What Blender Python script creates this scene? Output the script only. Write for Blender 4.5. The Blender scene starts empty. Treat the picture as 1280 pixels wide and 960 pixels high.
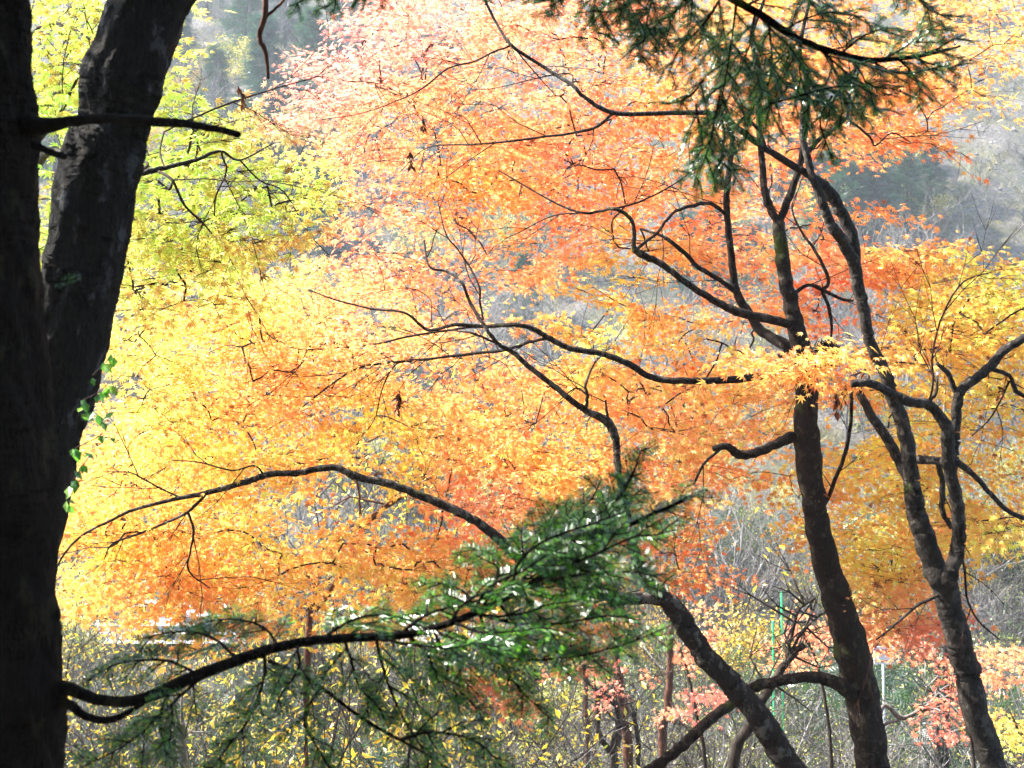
import bpy, math, random
import numpy as np
from mathutils import Vector, Matrix

SC = bpy.context.scene
COL = SC.collection
R = math.radians

# ------------------------------------------------------------------ camera, sky, sun, exposure
PITCH = R(4.0)
CAMZ = 1.6
cam = bpy.data.cameras.new('camera')
camo = bpy.data.objects.new('camera', cam)
COL.objects.link(camo)
camo.location = (0, 0, CAMZ)
camo.rotation_euler = (R(90) + PITCH, 0, 0)
cam.sensor_width = 36
cam.lens = 45
cam.clip_end = 2000
cam.dof.use_dof = True
cam.dof.focus_distance = 8.6
cam.dof.aperture_fstop = 6.3
SC.camera = camo

SUN_AZ, SUN_EL = -76.0, 46.0          # degrees, azimuth clockwise from +Y
w = bpy.data.worlds.new('World'); SC.world = w; w.use_nodes = True
nt = w.node_tree
bg = nt.nodes['Background']
sky = nt.nodes.new('ShaderNodeTexSky')
sky.sky_type = 'NISHITA'; sky.sun_disc = False
sky.sun_elevation = R(SUN_EL); sky.sun_rotation = R(SUN_AZ % 360)
nt.links.new(sky.outputs[0], bg.inputs[0]); bg.inputs[1].default_value = 0.15
sun = bpy.data.lights.new('sun', 'SUN'); sun.energy = 5.0; sun.angle = R(0.5); sun.color = (1.0, 0.95, 0.87)
suno = bpy.data.objects.new('sun', sun); COL.objects.link(suno)
sv = Vector((math.sin(R(SUN_AZ)) * math.cos(R(SUN_EL)), math.cos(R(SUN_AZ)) * math.cos(R(SUN_EL)), math.sin(R(SUN_EL))))
suno.rotation_euler = (-sv).to_track_quat('-Z', 'Y').to_euler(); suno.location = sv * 30
SC.view_settings.view_transform = 'Standard'
SC.view_settings.look = 'None'
SC.view_settings.exposure = 2.78
SC.view_settings.gamma = 1.0
cy = SC.cycles
cy.max_bounces = 8; cy.diffuse_bounces = 4; cy.glossy_bounces = 2; cy.transmission_bounces = 4
cy.volume_bounces = 0; cy.transparent_max_bounces = 4
cy.use_denoising = True
cy.sample_clamp_indirect = 6

# ------------------------------------------------------------------ helpers
CP, SP = math.cos(PITCH), math.sin(PITCH)
def P(x, y, d):
    """a point of the place, given by where it is seen in the photo and its distance ahead"""
    u = (x - 640) / 1600.0 * d; v = (480 - y) / 1600.0 * d
    return np.array((u, d * CP - v * SP, CAMZ + d * SP + v * CP))
def PV(xs, ys, ds):
    u = (xs - 640) / 1600.0 * ds; v = (480 - ys) / 1600.0 * ds
    return np.stack((u, ds * CP - v * SP, CAMZ + ds * SP + v * CP), 1)
def lin(c):
    c = np.asarray(c, float) / 255.0
    return np.where(c <= 0.04045, c / 12.92, ((c + 0.055) / 1.055) ** 2.4)
def nrm(v):
    return v / np.maximum(np.linalg.norm(v, axis=-1, keepdims=True), 1e-9)

PY = [-60, -25, -6, 0, 4, 9, 14, 22, 34, 52, 60, 70, 100, 150, 230]
PZ = [40, 16, 2.0, -.1, -.8, -2.4, -4.3, -5.9, -6.4, -6.2, -5.2, 0.5, 22, 60, 116]
def ground(x, y):
    x = np.asarray(x, float); y = np.asarray(y, float)
    yy = y + 0.10 * np.maximum(x, 0) * np.clip((y - 20) / 40, 0, 1)
    z = np.interp(yy, PY, PZ)
    t = np.clip((x / np.maximum(np.abs(y), 1) - .0) / .12, 0, 1); t = t * t * (3 - 2 * t)
    z = z + 3.8 * t * np.clip((y - 24) / 18, 0, 1) * np.clip((72 - y) / 8, 0, 1)
    a = np.clip((np.abs(y - 4)) / 40, 0.08, 1) * (1 - .8 * np.clip((y - 44) / 8, 0, 1) * np.clip((64 - y) / 6, 0, 1))
    z = z + a * (1.3 * np.sin(x * .11 + 1.3) * np.cos(y * .09) + .6 * np.sin(x * .31 + y * .23) + .35 * np.sin(x * .83 - y * .57 + 2) + .18 * np.sin(x * 1.9 + y * 1.3))
    return z

def tag(o, label=None, cat=None, group=None, kind=None):
    if label: o['label'] = label
    if cat: o['category'] = cat
    if group: o['group'] = group
    if kind: o['kind'] = kind
    return o
def empty(name, loc, label, cat, group=None):
    o = bpy.data.objects.new(name, None); COL.objects.link(o)
    o.location = [float(c) for c in loc]; o.empty_display_size = .3
    return tag(o, label, cat, group)

class MB:
    """collects vertices, quads and triangles of ONE mesh"""
    def __init__(s): s.v = []; s.q = []; s.t = []; s.n = 0; s.qc = []; s.tc = []; s.has_c = False
    def add(s, v, q=None, t=None, qc=None, tc=None):
        v = np.asarray(v, float).reshape(-1, 3)
        if q is not None and len(q):
            s.q.append(np.asarray(q, np.int64) + s.n)
            s.qc.append(qc if qc is not None else np.ones((len(q), 3)))
        if t is not None and len(t):
            s.t.append(np.asarray(t, np.int64) + s.n)
            s.tc.append(tc if tc is not None else np.ones((len(t), 3)))
        if qc is not None or tc is not None: s.has_c = True
        s.v.append(v); s.n += len(v)
    def tube(s, pts, rad, sides=6, cap=False):
        pts = np.asarray(pts, float); rad = np.asarray(rad, float)
        n = len(pts)
        t = np.empty_like(pts); t[1:-1] = pts[2:] - pts[:-2]; t[0] = pts[1] - pts[0]; t[-1] = pts[-1] - pts[-2]
        t = nrm(t)
        ref = np.array((0., 0., 1.)) if abs(t[:, 2]).mean() < .8 else np.array((1., 0., 0.))
        a = nrm(np.cross(t, ref)); b = np.cross(t, a)
        ang = np.arange(sides) * 2 * math.pi / sides
        v = pts[:, None] + rad[:, None, None] * (np.cos(ang)[None, :, None] * a[:, None] + np.sin(ang)[None, :, None] * b[:, None])
        i = (np.arange(n - 1)[:, None] * sides); k = np.arange(sides)[None]; k2 = (k + 1) % sides
        q = np.stack((i + k, i + k2, i + sides + k2, i + sides + k), -1).reshape(-1, 4)
        tt = None
        v = v.reshape(-1, 3)
        if cap:
            v = np.vstack((v, pts[-1] + t[-1] * rad[-1] * .3))
            base = (n - 1) * sides
            tt = np.array([(base + j, base + (j + 1) % sides, n * sides) for j in range(sides)])
        s.add(v, q, tt)
    def box(s, c, sz, rz=0.0):
        x, y, z = [k / 2 for k in sz]
        v = np.array([(-x, -y, -z), (x, -y, -z), (x, y, -z), (-x, y, -z), (-x, -y, z), (x, -y, z), (x, y, z), (-x, y, z)])
        ca, sa = math.cos(rz), math.sin(rz)
        v = np.stack((v[:, 0] * ca - v[:, 1] * sa, v[:, 0] * sa + v[:, 1] * ca, v[:, 2]), 1) + np.asarray(c)
        s.add(v, [(0, 3, 2, 1), (4, 5, 6, 7), (0, 1, 5, 4), (1, 2, 6, 5), (2, 3, 7, 6), (3, 0, 4, 7)])
    def build(s, name, mat, parent=None, smooth=True, origin=None):
        me = bpy.data.meshes.new(name)
        v = np.vstack(s.v)
        if parent is not None and origin is None:
            origin = np.array(parent.location); pp = parent.parent
            while pp is not None: origin = origin + np.array(pp.location); pp = pp.parent
        if origin is not None: v = v - np.array(origin)
        q = np.vstack(s.q) if s.q else np.zeros((0, 4), int)
        t = np.vstack(s.t) if s.t else np.zeros((0, 3), int)
        me.vertices.add(len(v)); me.vertices.foreach_set('co', v.astype(np.float32).ravel())
        me.loops.add(q.size + t.size)
        me.loops.foreach_set('vertex_index', np.concatenate((q.ravel(), t.ravel())).astype(np.int32))
        me.polygons.add(len(q) + len(t))
        ls = np.concatenate((np.arange(len(q)) * 4, q.size + np.arange(len(t)) * 3))
        me.polygons.foreach_set('loop_start', ls.astype(np.int32))
        me.polygons.foreach_set('use_smooth', np.full(len(ls), smooth))
        if s.has_c:
            c = np.vstack(([np.vstack(s.qc)] if s.qc else []) + ([np.vstack(s.tc)] if s.tc else []))
            at = me.attributes.new('tint', 'FLOAT_COLOR', 'FACE')
            at.data.foreach_set('color', np.hstack((c, np.ones((len(c), 1)))).astype(np.float32).ravel())
        me.update(); me.validate()
        me.materials.append(mat)
        o = bpy.data.objects.new(name, me); COL.objects.link(o)
        if parent is not None: o.parent = parent
        elif origin is not None: o.location = [float(c) for c in origin]
        return o

def smoothpath(pts, rad, step=3, wob=0.0, rng=None):
    """Catmull-Rom through the given points"""
    pts = np.asarray(pts, float); rad = np.asarray(rad, float)
    p = np.vstack((2 * pts[0] - pts[1], pts, 2 * pts[-1] - pts[-2]))
    out = []; ro = []
    for i in range(len(pts) - 1):
        p0, p1, p2, p3 = p[i:i + 4]
        for k in range(step):
            t = k / step
            out.append(.5 * ((2 * p1) + (-p0 + p2) * t + (2 * p0 - 5 * p1 + 4 * p2 - p3) * t * t + (-p0 + 3 * p1 - 3 * p2 + p3) * t ** 3))
            ro.append(rad[i] * (1 - t) + rad[i + 1] * t)
    out.append(pts[-1]); ro.append(rad[-1])
    out = np.array(out); ro = np.array(ro)
    if wob and rng is not None:
        out[1:-1] += rng.normal(0, 1, (len(out) - 2, 3)) * (ro[1:-1, None] * wob)
        ro = ro * (1 + rng.normal(0, wob * .35, len(ro)))
    return out, ro

# ------------------------------------------------------------------ materials
def newmat(name):
    m = bpy.data.materials.new(name); m.use_nodes = True
    n = m.node_tree.nodes; l = m.node_tree.links
    return m, n, l, n['Principled BSDF'], n['Material Output']
def ramp(n, stops):
    r = n.new('ShaderNodeValToRGB'); e = r.color_ramp.elements
    while len(e) < len(stops): e.new(.5)
    for i, (p, c) in enumerate(stops):
        e[i].position = p; e[i].color = (*c, 1) if not isinstance(c, float) else (c, c, c, 1)
    return r
def noise(n, l, co, scale, detail=5, rough=.6, sc=None):
    t = n.new('ShaderNodeTexNoise'); t.inputs['Scale'].default_value = scale
    t.inputs['Detail'].default_value = detail; t.inputs['Roughness'].default_value = rough
    if sc:
        mp = n.new('ShaderNodeMapping'); mp.inputs['Scale'].default_value = sc
        l.new(co, mp.inputs[0]); co = mp.outputs[0]
    l.new(co, t.inputs['Vector']); return t
def bark(name, dark, mid, pale, pale_amt=.6, scale=6, moss=0.0, stretch=(1, 1, .45), bump=.6, spec=.25):
    m, n, l, b, o = newmat(name)
    co = n.new('ShaderNodeTexCoord').outputs['Object']
    n1 = noise(n, l, co, scale, 6, .65, stretch)
    n2 = noise(n, l, co, scale * 6, 5, .7, (1, 1, .3))
    r1 = ramp(n, [(.3, dark), (.62, mid)]); l.new(n2.outputs[0], r1.inputs[0])
    r2 = ramp(n, [(pale_amt, 0.0), (pale_amt + .06, 1.0)]); l.new(n1.outputs[0], r2.inputs[0])
    mx = n.new('ShaderNodeMix'); mx.data_type = 'RGBA'
    l.new(r2.outputs[0], mx.inputs[0]); l.new(r1.outputs[0], mx.inputs[6]); mx.inputs[7].default_value = (*pale, 1)
    out = mx.outputs[2]
    if moss > 0:
        n3 = noise(n, l, co, 2.3, 4, .6)
        r3 = ramp(n, [(1 - moss, 0.0), (1 - moss + .08, 1.0)]); l.new(n3.outputs[0], r3.inputs[0])
        m2 = n.new('ShaderNodeMix'); m2.data_type = 'RGBA'
        l.new(r3.outputs[0], m2.inputs[0]); l.new(out, m2.inputs[6]); m2.inputs[7].default_value = (.06, .085, .012, 1)
        out = m2.outputs[2]
    l.new(out, b.inputs['Base Color']); b.inputs['Roughness'].default_value = .85
    b.inputs['Specular IOR Level'].default_value = spec
    bp = n.new('ShaderNodeBump'); bp.inputs['Strength'].default_value = bump; bp.inputs['Distance'].default_value = .03
    ad = n.new('ShaderNodeMath'); l.new(n2.outputs[0], ad.inputs[0]); l.new(n1.outputs[0], ad.inputs[1]); l.new(ad.outputs[0], bp.inputs['Height']); l.new(bp.outputs[0], b.inputs['Normal'])
    return m
def leafmat(name, gloss=.05, rough=.4, trans=.5, gain=1.0):
    m, n, l, b, o = newmat(name); n.remove(b)
    a = n.new('ShaderNodeAttribute'); a.attribute_name = 'tint'
    col = a.outputs['Color']
    d = n.new('ShaderNodeBsdfDiffuse'); t = n.new('ShaderNodeBsdfTranslucent'); g = n.new('ShaderNodeBsdfGlossy')
    g.inputs['Roughness'].default_value = rough
    l.new(col, d.inputs[0]); l.new(col, t.inputs[0])
    m1 = n.new('ShaderNodeMixShader'); m1.inputs[0].default_value = trans
    l.new(d.outputs[0], m1.inputs[1]); l.new(t.outputs[0], m1.inputs[2])
    m2 = n.new('ShaderNodeMixShader'); m2.inputs[0].default_value = gloss
    l.new(m1.outputs[0], m2.inputs[1]); l.new(g.outputs[0], m2.inputs[2]); l.new(m2.outputs[0], o.inputs['Surface'])
    return m
def plain(name, c, rough=.7, var=.15, scale=8):
    m, n, l, b, o = newmat(name)
    co = n.new('ShaderNodeTexCoord').outputs['Object']
    t = noise(n, l, co, scale)
    c = np.array(c)
    r = ramp(n, [(.3, tuple(c * (1 - var))), (.7, tuple(np.minimum(c * (1 + var), 1)))]); l.new(t.outputs[0], r.inputs[0])
    l.new(r.outputs[0], b.inputs['Base Color']); b.inputs['Roughness'].default_value = rough
    return m

M_MAPLE = leafmat('maple_leaf', .04, .45, .55)
M_BROAD = leafmat('broad_leaf', .05, .4, .5)
M_NEEDLE = leafmat('fir_needle', .075, .28, .45)
M_FARN = leafmat('far_needle', .03, .5, .25)
M_BK_MAPLE = bark('maple_bark', (.008, .005, .004), (.034, .023, .017), (.075, .06, .043), .55, 18, .38, (1, 1, .8), 1.0, .12)
M_BK_PATCH = bark('patchy_maple_bark', (.01, .007, .006), (.042, .03, .023), (.14, .122, .1), .53, 15, .3, (1, 1, .8), 1.0, .12)
M_BK_GREY = bark('grey_maple_bark', (.012, .0095, .008), (.05, .041, .035), (.09, .078, .065), .54, 18, .3, (1, 1, .8), 1.0, .15)
M_BK_TWIG = bark('twig_bark', (.012, .006, .004), (.035, .014, .01), (.05, .025, .018), .7, 12, spec=.15)
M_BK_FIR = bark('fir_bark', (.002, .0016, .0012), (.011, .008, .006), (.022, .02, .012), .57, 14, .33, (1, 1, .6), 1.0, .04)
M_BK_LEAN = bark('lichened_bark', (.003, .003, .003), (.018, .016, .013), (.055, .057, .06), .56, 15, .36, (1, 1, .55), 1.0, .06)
M_BK_RED = bark('red_bark', (.03, .012, .007), (.1, .042, .025), (.14, .08, .05), .66, 5, spec=.1)
M_BK_PALE = bark('pale_bark', (.035, .03, .026), (.17, .155, .14), (.34, .325, .3), .56, 5, spec=.1)
M_BK_DUSK = bark('dark_bark', (.012, .01, .008), (.045, .037, .03), (.09, .08, .07), .6, 5, spec=.1)
M_DEAD = leafmat('dead_needle', .02, .6, .15)

# ------------------------------------------------------------------ leaves
def maple_leaf(lobes):
    if lobes == 7: A = [0, 36, -36, 75, -75, 122, -122]; L = [1, .92, .92, .72, .72, .36, .36]
    else: A = [0, 42, -42, 95, -95]; L = [1, .88, .88, .55, .55]
    o = np.argsort(A); A = np.array(A, float)[o]; L = np.array(L)[o]
    v = [(0, 0, 0)]; q = []
    n = len(A)
    notch = []
    for i in range(n - 1):
        a = R((A[i] + A[i + 1]) / 2); r = .34 * min(1, (L[i] + L[i + 1]) / 1.7)
        notch.append((math.sin(a) * r, math.cos(a) * r, 0.03))
    notch = [(-.05, -.16, 0)] + notch + [(.05, -.16, 0)]
    v += notch
    for i in range(n):
        a = R(A[i]); v.append((math.sin(a) * L[i], math.cos(a) * L[i], -.16 * L[i]))
    for i in range(n): q.append((0, 1 + i, 1 + len(notch) + i, 2 + i))
    return np.array(v), np.array(q)
def lance_leaf(w=.32):
    v = np.array([(0, 0, 0), (w, .45, .05), (0, 1, -.1), (-w, .45, .05), (0, .5, -.02)])
    return v, np.array([(0, 1, 2, 4), (0, 4, 2, 3)])
L7, L5, LL = maple_leaf(7), maple_leaf(5), lance_leaf()
LN = lance_leaf(.2)

def rand_frames(rng, n, normal, spread, fwd=None, fs=1.0):
    N = nrm(normal + rng.normal(0, spread, (n, 3)))
    f = rng.normal(0, 1, (n, 3)) * fs
    if fwd is not None: f = f + fwd
    Y = nrm(f - (f * N).sum(1, keepdims=True) * N)
    X = np.cross(Y, N)
    return X, Y, N
def add_leaves(mb, tpl, pos, X, Y, N, size, colr):
    tv, tq = tpl; n = len(pos); k = len(tv)
    v = pos[:, None] + size[:, None, None] * (tv[None, :, 0, None] * X[:, None] + tv[None, :, 1, None] * Y[:, None] + tv[None, :, 2, None] * N[:, None])
    q = (np.arange(n)[:, None, None] * k + tq[None]).reshape(-1, 4)
    mb.add(v.reshape(-1, 3), q, qc=np.repeat(colr, len(tq), 0))

# leaf colours as they change through the grove (x, y where seen; colour in sunlight)
CC = [(420, 60, 255, 150, 120), (380, 130, 255, 152, 118), (520, 40, 255, 150, 112), (650, 60, 255, 158, 100), (450, 200, 255, 150, 92), (560, 130, 255, 158, 82),
      (760, 60, 255, 160, 85), (850, 110, 250, 160, 52), (980, 60, 250, 155, 48), (1130, 90, 255, 150, 52), (1250, 60, 252, 165, 72),
      (600, 260, 248, 158, 58), (450, 300, 255, 145, 88), (560, 330, 252, 148, 72), (720, 200, 255, 150, 78), (700, 300, 250, 140, 72), (800, 200, 255, 140, 64), (820, 400, 250, 160, 40),
      (420, 380, 252, 172, 72), (250, 400, 240, 188, 56), (180, 480, 235, 212, 66), (330, 480, 248, 170, 56), (300, 570, 248, 180, 52),
      (540, 450, 250, 160, 66), (650, 480, 252, 158, 58), (480, 560, 240, 185, 45), (600, 560, 248, 165, 52), (700, 580, 248, 165, 48), (600, 620, 252, 142, 85),
      (820, 530, 252, 158, 64), (880, 560, 252, 158, 62), (880, 620, 252, 152, 64), (900, 450, 248, 165, 45), (780, 340, 240, 165, 42), (740, 390, 222, 178, 40),
      (1010, 160, 252, 130, 60), (1080, 180, 252, 138, 54), (1060, 120, 252, 138, 52), (940, 300, 255, 142, 74), (940, 380, 252, 146, 64), (1130, 310, 252, 138, 50), (1060, 370, 252, 128, 66), (1160, 170, 252, 150, 72),
      (1150, 400, 235, 165, 32), (1240, 380, 222, 168, 30), (1250, 500, 225, 165, 30), (1180, 470, 232, 160, 30), (1050, 470, 240, 152, 42), (1100, 560, 242, 184, 40), (1230, 600, 232, 160, 32),
      (1000, 620, 245, 160, 40), (1100, 700, 245, 178, 44), (1120, 760, 250, 158, 56), (1220, 680, 240, 178, 44), (1000, 790, 252, 125, 62), (960, 830, 252, 140, 62), (1150, 800, 252, 120, 66), (1200, 900, 250, 112, 66), (1250, 850, 252, 135, 60),
      (150, 600, 248, 175, 62), (120, 680, 246, 178, 50), (300, 680, 248, 178, 56), (200, 740, 250, 160, 52), (300, 760, 250, 158, 56), (450, 700, 250, 172, 58), (520, 760, 250, 165, 60),
      (700, 780, 250, 160, 50), (840, 700, 250, 165, 56), (760, 860, 252, 112, 74), (870, 870, 252, 112, 74), (820, 840, 252, 140, 64), (620, 860, 252, 138, 68),
      (140, 60, 214, 226, 60), (60, 200, 196, 222, 56), (220, 170, 204, 224, 60), (320, 250, 208, 222, 58), (390, 230, 226, 226, 62), (230, 300, 212, 222, 60), (270, 330, 226, 200, 60), (90, 300, 200, 220, 60), (150, 390, 226, 224, 76), (250, 355, 228, 220, 62), (200, 430, 232, 220, 70), (330, 350, 240, 205, 66)]
CX = np.array([(c[0], c[1]) for c in CC], float); CR = lin(np.array([(c[2], c[3] + (14 if c[0] < 600 and c[1] > 520 else 0) + (10 if 560 < c[0] < 1000 and 380 < c[1] < 700 else 0) + (10 if c[0] > 900 and c[1] < 720 else 0) - (8 if c[0] < 460 and 340 < c[1] < 520 else 0), c[4] + (16 if c[1] > 345 else 6)) for c in CC]))
def zone_colour(px, py, rng, k=1.0):
    d2 = ((px[:, None] - CX[None, :, 0]) ** 2 + (py[:, None] - CX[None, :, 1]) ** 2) + 500
    wt = d2 ** -2.0
    c = (wt @ CR) / wt.sum(1, keepdims=True)
    c = c ** .78; c[:, 1] = c[:, 1] * .9 + .08; c[:, 2] = c[:, 2] + .025
    return np.minimum(c, .96) * k

def inpoly(px, py, poly):
    poly = np.asarray(poly, float); ins = np.zeros(len(px), bool)
    j = len(poly) - 1
    for i in range(len(poly)):
        xi, yi = poly[i]; xj, yj = poly[j]
        c = ((yi > py) != (yj > py)) & (px < (xj - xi) * (py - yi) / (yj - yi + 1e-9) + xi)
        ins ^= c; j = i
    return ins

def grow_maple(root, paths, areas, seed, leaf=.041, tpl=L7, barkmat=None, per_pad=72, face=.55, sprigs=True, tint=1.0, padr=(.2, .36), holes=(), trunk_n=1, sides=10, thin=1.0):
    """paths: list of [(x,y,d,width_px),...]; areas: list of (poly or ellipse, n_pads, d0, d1)"""
    rng = np.random.default_rng(seed)
    nodes = []; spg = MB()
    for i, pth in enumerate(paths):
        pts = [P(x, y, d) for x, y, d, w_ in pth]; rad = [w_ / 2 * d / 1600 for x, y, d, w_ in pth]
        if i < trunk_n:
            b = pts[0]; gz = float(ground(b[0], b[1]))
            if b[2] > gz:
                m_ = 3
                pts = [np.array((b[0] + (.12 if i else 0), b[1], gz - .15))] + pts; rad = [rad[0] * 1.55] + rad
        big = max(rad) > .02
        sp, sr = smoothpath(pts, rad, 6 if big else 4, .07 if big else .16, rng)
        if i < trunk_n:
            k = rng.integers(4, len(sr) - 4, 5); sr[k] *= 1.05
        mb = MB(); spg = MB()
        if big: sp, sr = smoothpath(sp, sr, 4)
        S_ = 20 if big else 6; mb.tube(sp, sr, S_, cap=True)
        if big:      # knots, collars and rough bark in the outline
            v = mb.v[0]; c_ = np.repeat(sp, S_, 0); dv = v[:len(c_)] - c_; a_ = np.arctan2(dv[:, 1], dv[:, 0]); z_ = v[:len(c_), 2] + v[:len(c_), 0]
            k_ = 1 + .05 * np.sin(z_ * 11 + 2 * np.sin(a_ + i)) + .035 * np.sin(a_ * 3 + z_ * 5) + .025 * np.sin(z_ * 41 + 3 * np.sin(a_ * 2)) + rng.normal(0, .012, len(a_))
            for _k in range(7 if len(sp) > 60 else 2):
                j_ = rng.integers(3, max(len(sp) - 3, 4)); aa = rng.uniform(-3.1, 3.1); r_k = max(sr[j_], .01)
                dd = np.linalg.norm(v[:len(c_)] - (sp[j_] + np.array((math.cos(aa), math.sin(aa), 0)) * r_k), axis=1)
                k_ += .3 * np.exp(-(dd / (r_k * .5)) ** 2)
            v[:len(c_)] = c_ + dv * k_[:, None]
        lo = mb.build('trunk' if i < trunk_n else 'limb', barkmat if big or max(rad) > .009 else M_BK_TWIG, root)
        nodes.append(np.hstack((sp, sr[:, None])))
        if not big and sprigs:      # fine side twigs along the thin limbs
            cum = np.concatenate(([0], np.cumsum(np.linalg.norm(np.diff(sp, axis=0), axis=1)))); s0 = .12; sg = 1
            while s0 < cum[-1]:
                j = min(np.searchsorted(cum, s0), len(sp) - 1); T = nrm(sp[j] - sp[j - 1]); sd = nrm(np.cross(T, np.array((0, 1., 0))))
                d0 = nrm(T + sg * sd * rng.uniform(.35, .9) + rng.normal(0, .15, 3)); ln = rng.uniform(.2, .75); q = [sp[j]]
                for k in range(4): q.append(q[-1] + nrm(d0 + rng.normal(0, .16, 3) + T * .15 * k) * ln / 4)
                q = np.array(q); r0 = min(sr[j] * .6, .0034); spg.tube(q, np.linspace(r0, .0011, 5), 4)
                for k in (1, 2, 3):
                    for z_ in range(2):
                        d1 = nrm(d0 + rng.normal(0, .5, 3) * np.array((1, .5, 1))); l1 = ln * rng.uniform(.2, .5)
                        e = q[k] + d1 * l1; spg.tube(np.array((q[k], (q[k] + e) / 2 + rng.normal(0, .03, 3) * l1, e)), np.array((.0019, .0014, .0008)), 3)
                sg = -sg; s0 += rng.uniform(.1, .28)
            if spg.n: spg.build('side_twigs', M_BK_TWIG, lo)
    # spray positions
    C = []; PX = []
    for ar, n, d0, d1 in areas:
        cnt = 0; tries = 0
        while cnt < n and tries < 60:
            tries += 1
            if len(ar) == 4 and not hasattr(ar[0], '__len__'):
                cx, cy_, rx, ry = ar
                a = rng.uniform(0, 6.283, n); r = np.sqrt(rng.uniform(0, 1, n))
                x = cx + rx * r * np.cos(a); y = cy_ + ry * r * np.sin(a)
            else:
                pa = np.array(ar, float)
                x = rng.uniform(pa[:, 0].min(), pa[:, 0].max(), n * 2); y = rng.uniform(pa[:, 1].min(), pa[:, 1].max(), n * 2)
                k = inpoly(x, y, pa); x = x[k]; y = y[k]
            for hx, hy, hrx, hry in holes:
                k = ((x - hx) / hrx) ** 2 + ((y - hy) / hry) ** 2 > 1
                k |= rng.uniform(0, 1, len(x)) < .04
                x = x[k]; y = y[k]
            x = x[:n - cnt]; y = y[:n - cnt]; cnt += len(x)
            d = rng.uniform(d0, d1, len(x))
            if len(x): C.append(PV(x, y, d)); PX.append(np.stack((x, y, d), 1))
    C = np.vstack(C); PX = np.vstack(PX); n = len(C)
    # connect each spray to the nearest wood, nearest first
    ND = np.vstack(nodes); ok = ND[:, 3] < .075
    if ok.sum() > 5: ND = ND[ok]
    best = np.full(n, 1e9); bi = np.zeros(n, int)
    pts_all = [ND[:, :3]]; owner = [np.full(len(ND), -1)]; nn = len(ND)
    flat = ND[:, :3].copy(); own = np.full(len(ND), -1)
    def upd(newp, base, todo):
        d = np.linalg.norm(C[todo][:, None] - newp[None], axis=2); j = d.argmin(1); dm = d[np.arange(len(todo)), j]
        k = dm < best[todo]; t = todo[k]; best[t] = dm[k]; bi[t] = base + j[k]
    todo = np.arange(n)
    for s0 in range(0, len(flat), 400): upd(flat[s0:s0 + 400], s0, todo)
    store = [flat]; owners = [own]; tot = len(flat); tw = []
    alive = np.ones(n, bool)
    chunks = {}
    flat_list = list(flat); own_list = list(own)
    for it in range(n):
        idx = np.where(alive)[0]; i = idx[best[idx].argmin()]; alive[i] = False
        a = np.array(flat_list[bi[i]]); b = C[i]; L = np.linalg.norm(b - a)
        side = rng.normal(0, .06, 3) * L; side2 = rng.normal(0, .05, 3) * L
        m1 = a + (b - a) * .33 + side + np.array((0, 0, .05 * L)); m2 = a + (b - a) * .68 + side * .5 + side2 + np.array((0, 0, .07 * L))
        tw.append((own_list[bi[i]], np.array((a, m1, m2, b))))
        me_ = len(tw) - 1
        base = len(flat_list)
        for q_ in (m1, m2, b): flat_list.append(q_); own_list.append(me_)
        rem = np.where(alive)[0]
        if len(rem): upd(np.array((m1, m2, b)), base, rem)
    cnt = np.ones(n)
    for k in range(n - 1, -1, -1):
        if tw[k][0] >= 0: cnt[tw[k][0]] += cnt[k]
    mt = MB()
    padn = [None] * n
    # order in tw differs from the spray index; recover the direction from the path itself
    for k, (ow, q_) in enumerate(tw):
        r0 = thin * min(.0010 * math.sqrt(cnt[k]) + .0008, .006); r1 = thin * min(.0010 * math.sqrt(max(cnt[k] - 1, 1)), r0)
        sp, sr = smoothpath(q_, np.linspace(r0, r1, 4), 3, .15, rng)
        mt.tube(sp, sr, 4 if r0 < .006 else 6)
    crown = MB()
    # sprays
    for k in range(n):
        q_ = tw[k][1]; b = q_[3]
        dirn = nrm(q_[3] - q_[2]); dirn = nrm(np.array((dirn[0], dirn[1], dirn[2] * .3)) + rng.normal(0, .25, 3))
        up = nrm(np.array((0, -.22, 1.)) + rng.normal(0, .24, 3))
        f = nrm(dirn - dirn.dot(up) * up); s_ = np.cross(up, f)
        pr = rng.uniform(*padr) * rng.choice([.7, 1, 1, 1.15])
        nl = int(per_pad * (pr / .28) ** 2 * rng.uniform(.7, 1.2))
        ax = pr * rng.uniform(.9, 1.3); ay = pr * rng.uniform(.6, 1)
        # sub twigs
        ns = 5
        for j in range(ns):
            a = (j - (ns - 1) / 2) * .55 + rng.normal(0, .12); ln = pr * rng.uniform(.7, 1.1)
            e = b + f * math.cos(a) * ln + s_ * math.sin(a) * ln * .8
            mid = (b + e) / 2 + up * .03 * pr + rng.normal(0, .02, 3) * pr
            mt.tube(np.array((b, mid, e)), np.array((.0018, .0013, .0007)) * thin, 3)
        a = rng.uniform(0, 6.283, nl); r = rng.uniform(0, 1, nl) ** .6
        lobes = 1 + .22 * np.sin(a * 3 + rng.uniform(0, 6)) + .15 * np.sin(a * 5 + rng.uniform(0, 6))
        u = np.cos(a) * r * ax * lobes; v = np.sin(a) * r * ay * lobes
        pos = b + f * (u + ax * .45)[:, None] + s_ * v[:, None] + up * (rng.normal(0, .035, nl) - .12 * (u / ax) ** 2 * pr)[:, None]
        outw = nrm(pos - b) + np.array((0, 0, -.35))
        X, Y, N = rand_frames(rng, nl, up + np.array((0, -face, 0)), .45, outw, .45)
        size = leaf * rng.uniform(.5, 1.35, nl)
        px = 640 + pos[:, 0] / np.maximum(pos[:, 1], 1) * 1600; py = 480 - ((pos[:, 2] - CAMZ) * CP - pos[:, 1] * SP) / (pos[:, 1] * CP + (pos[:, 2] - CAMZ) * SP) * 1600
        c = zone_colour(px, py, rng)
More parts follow.
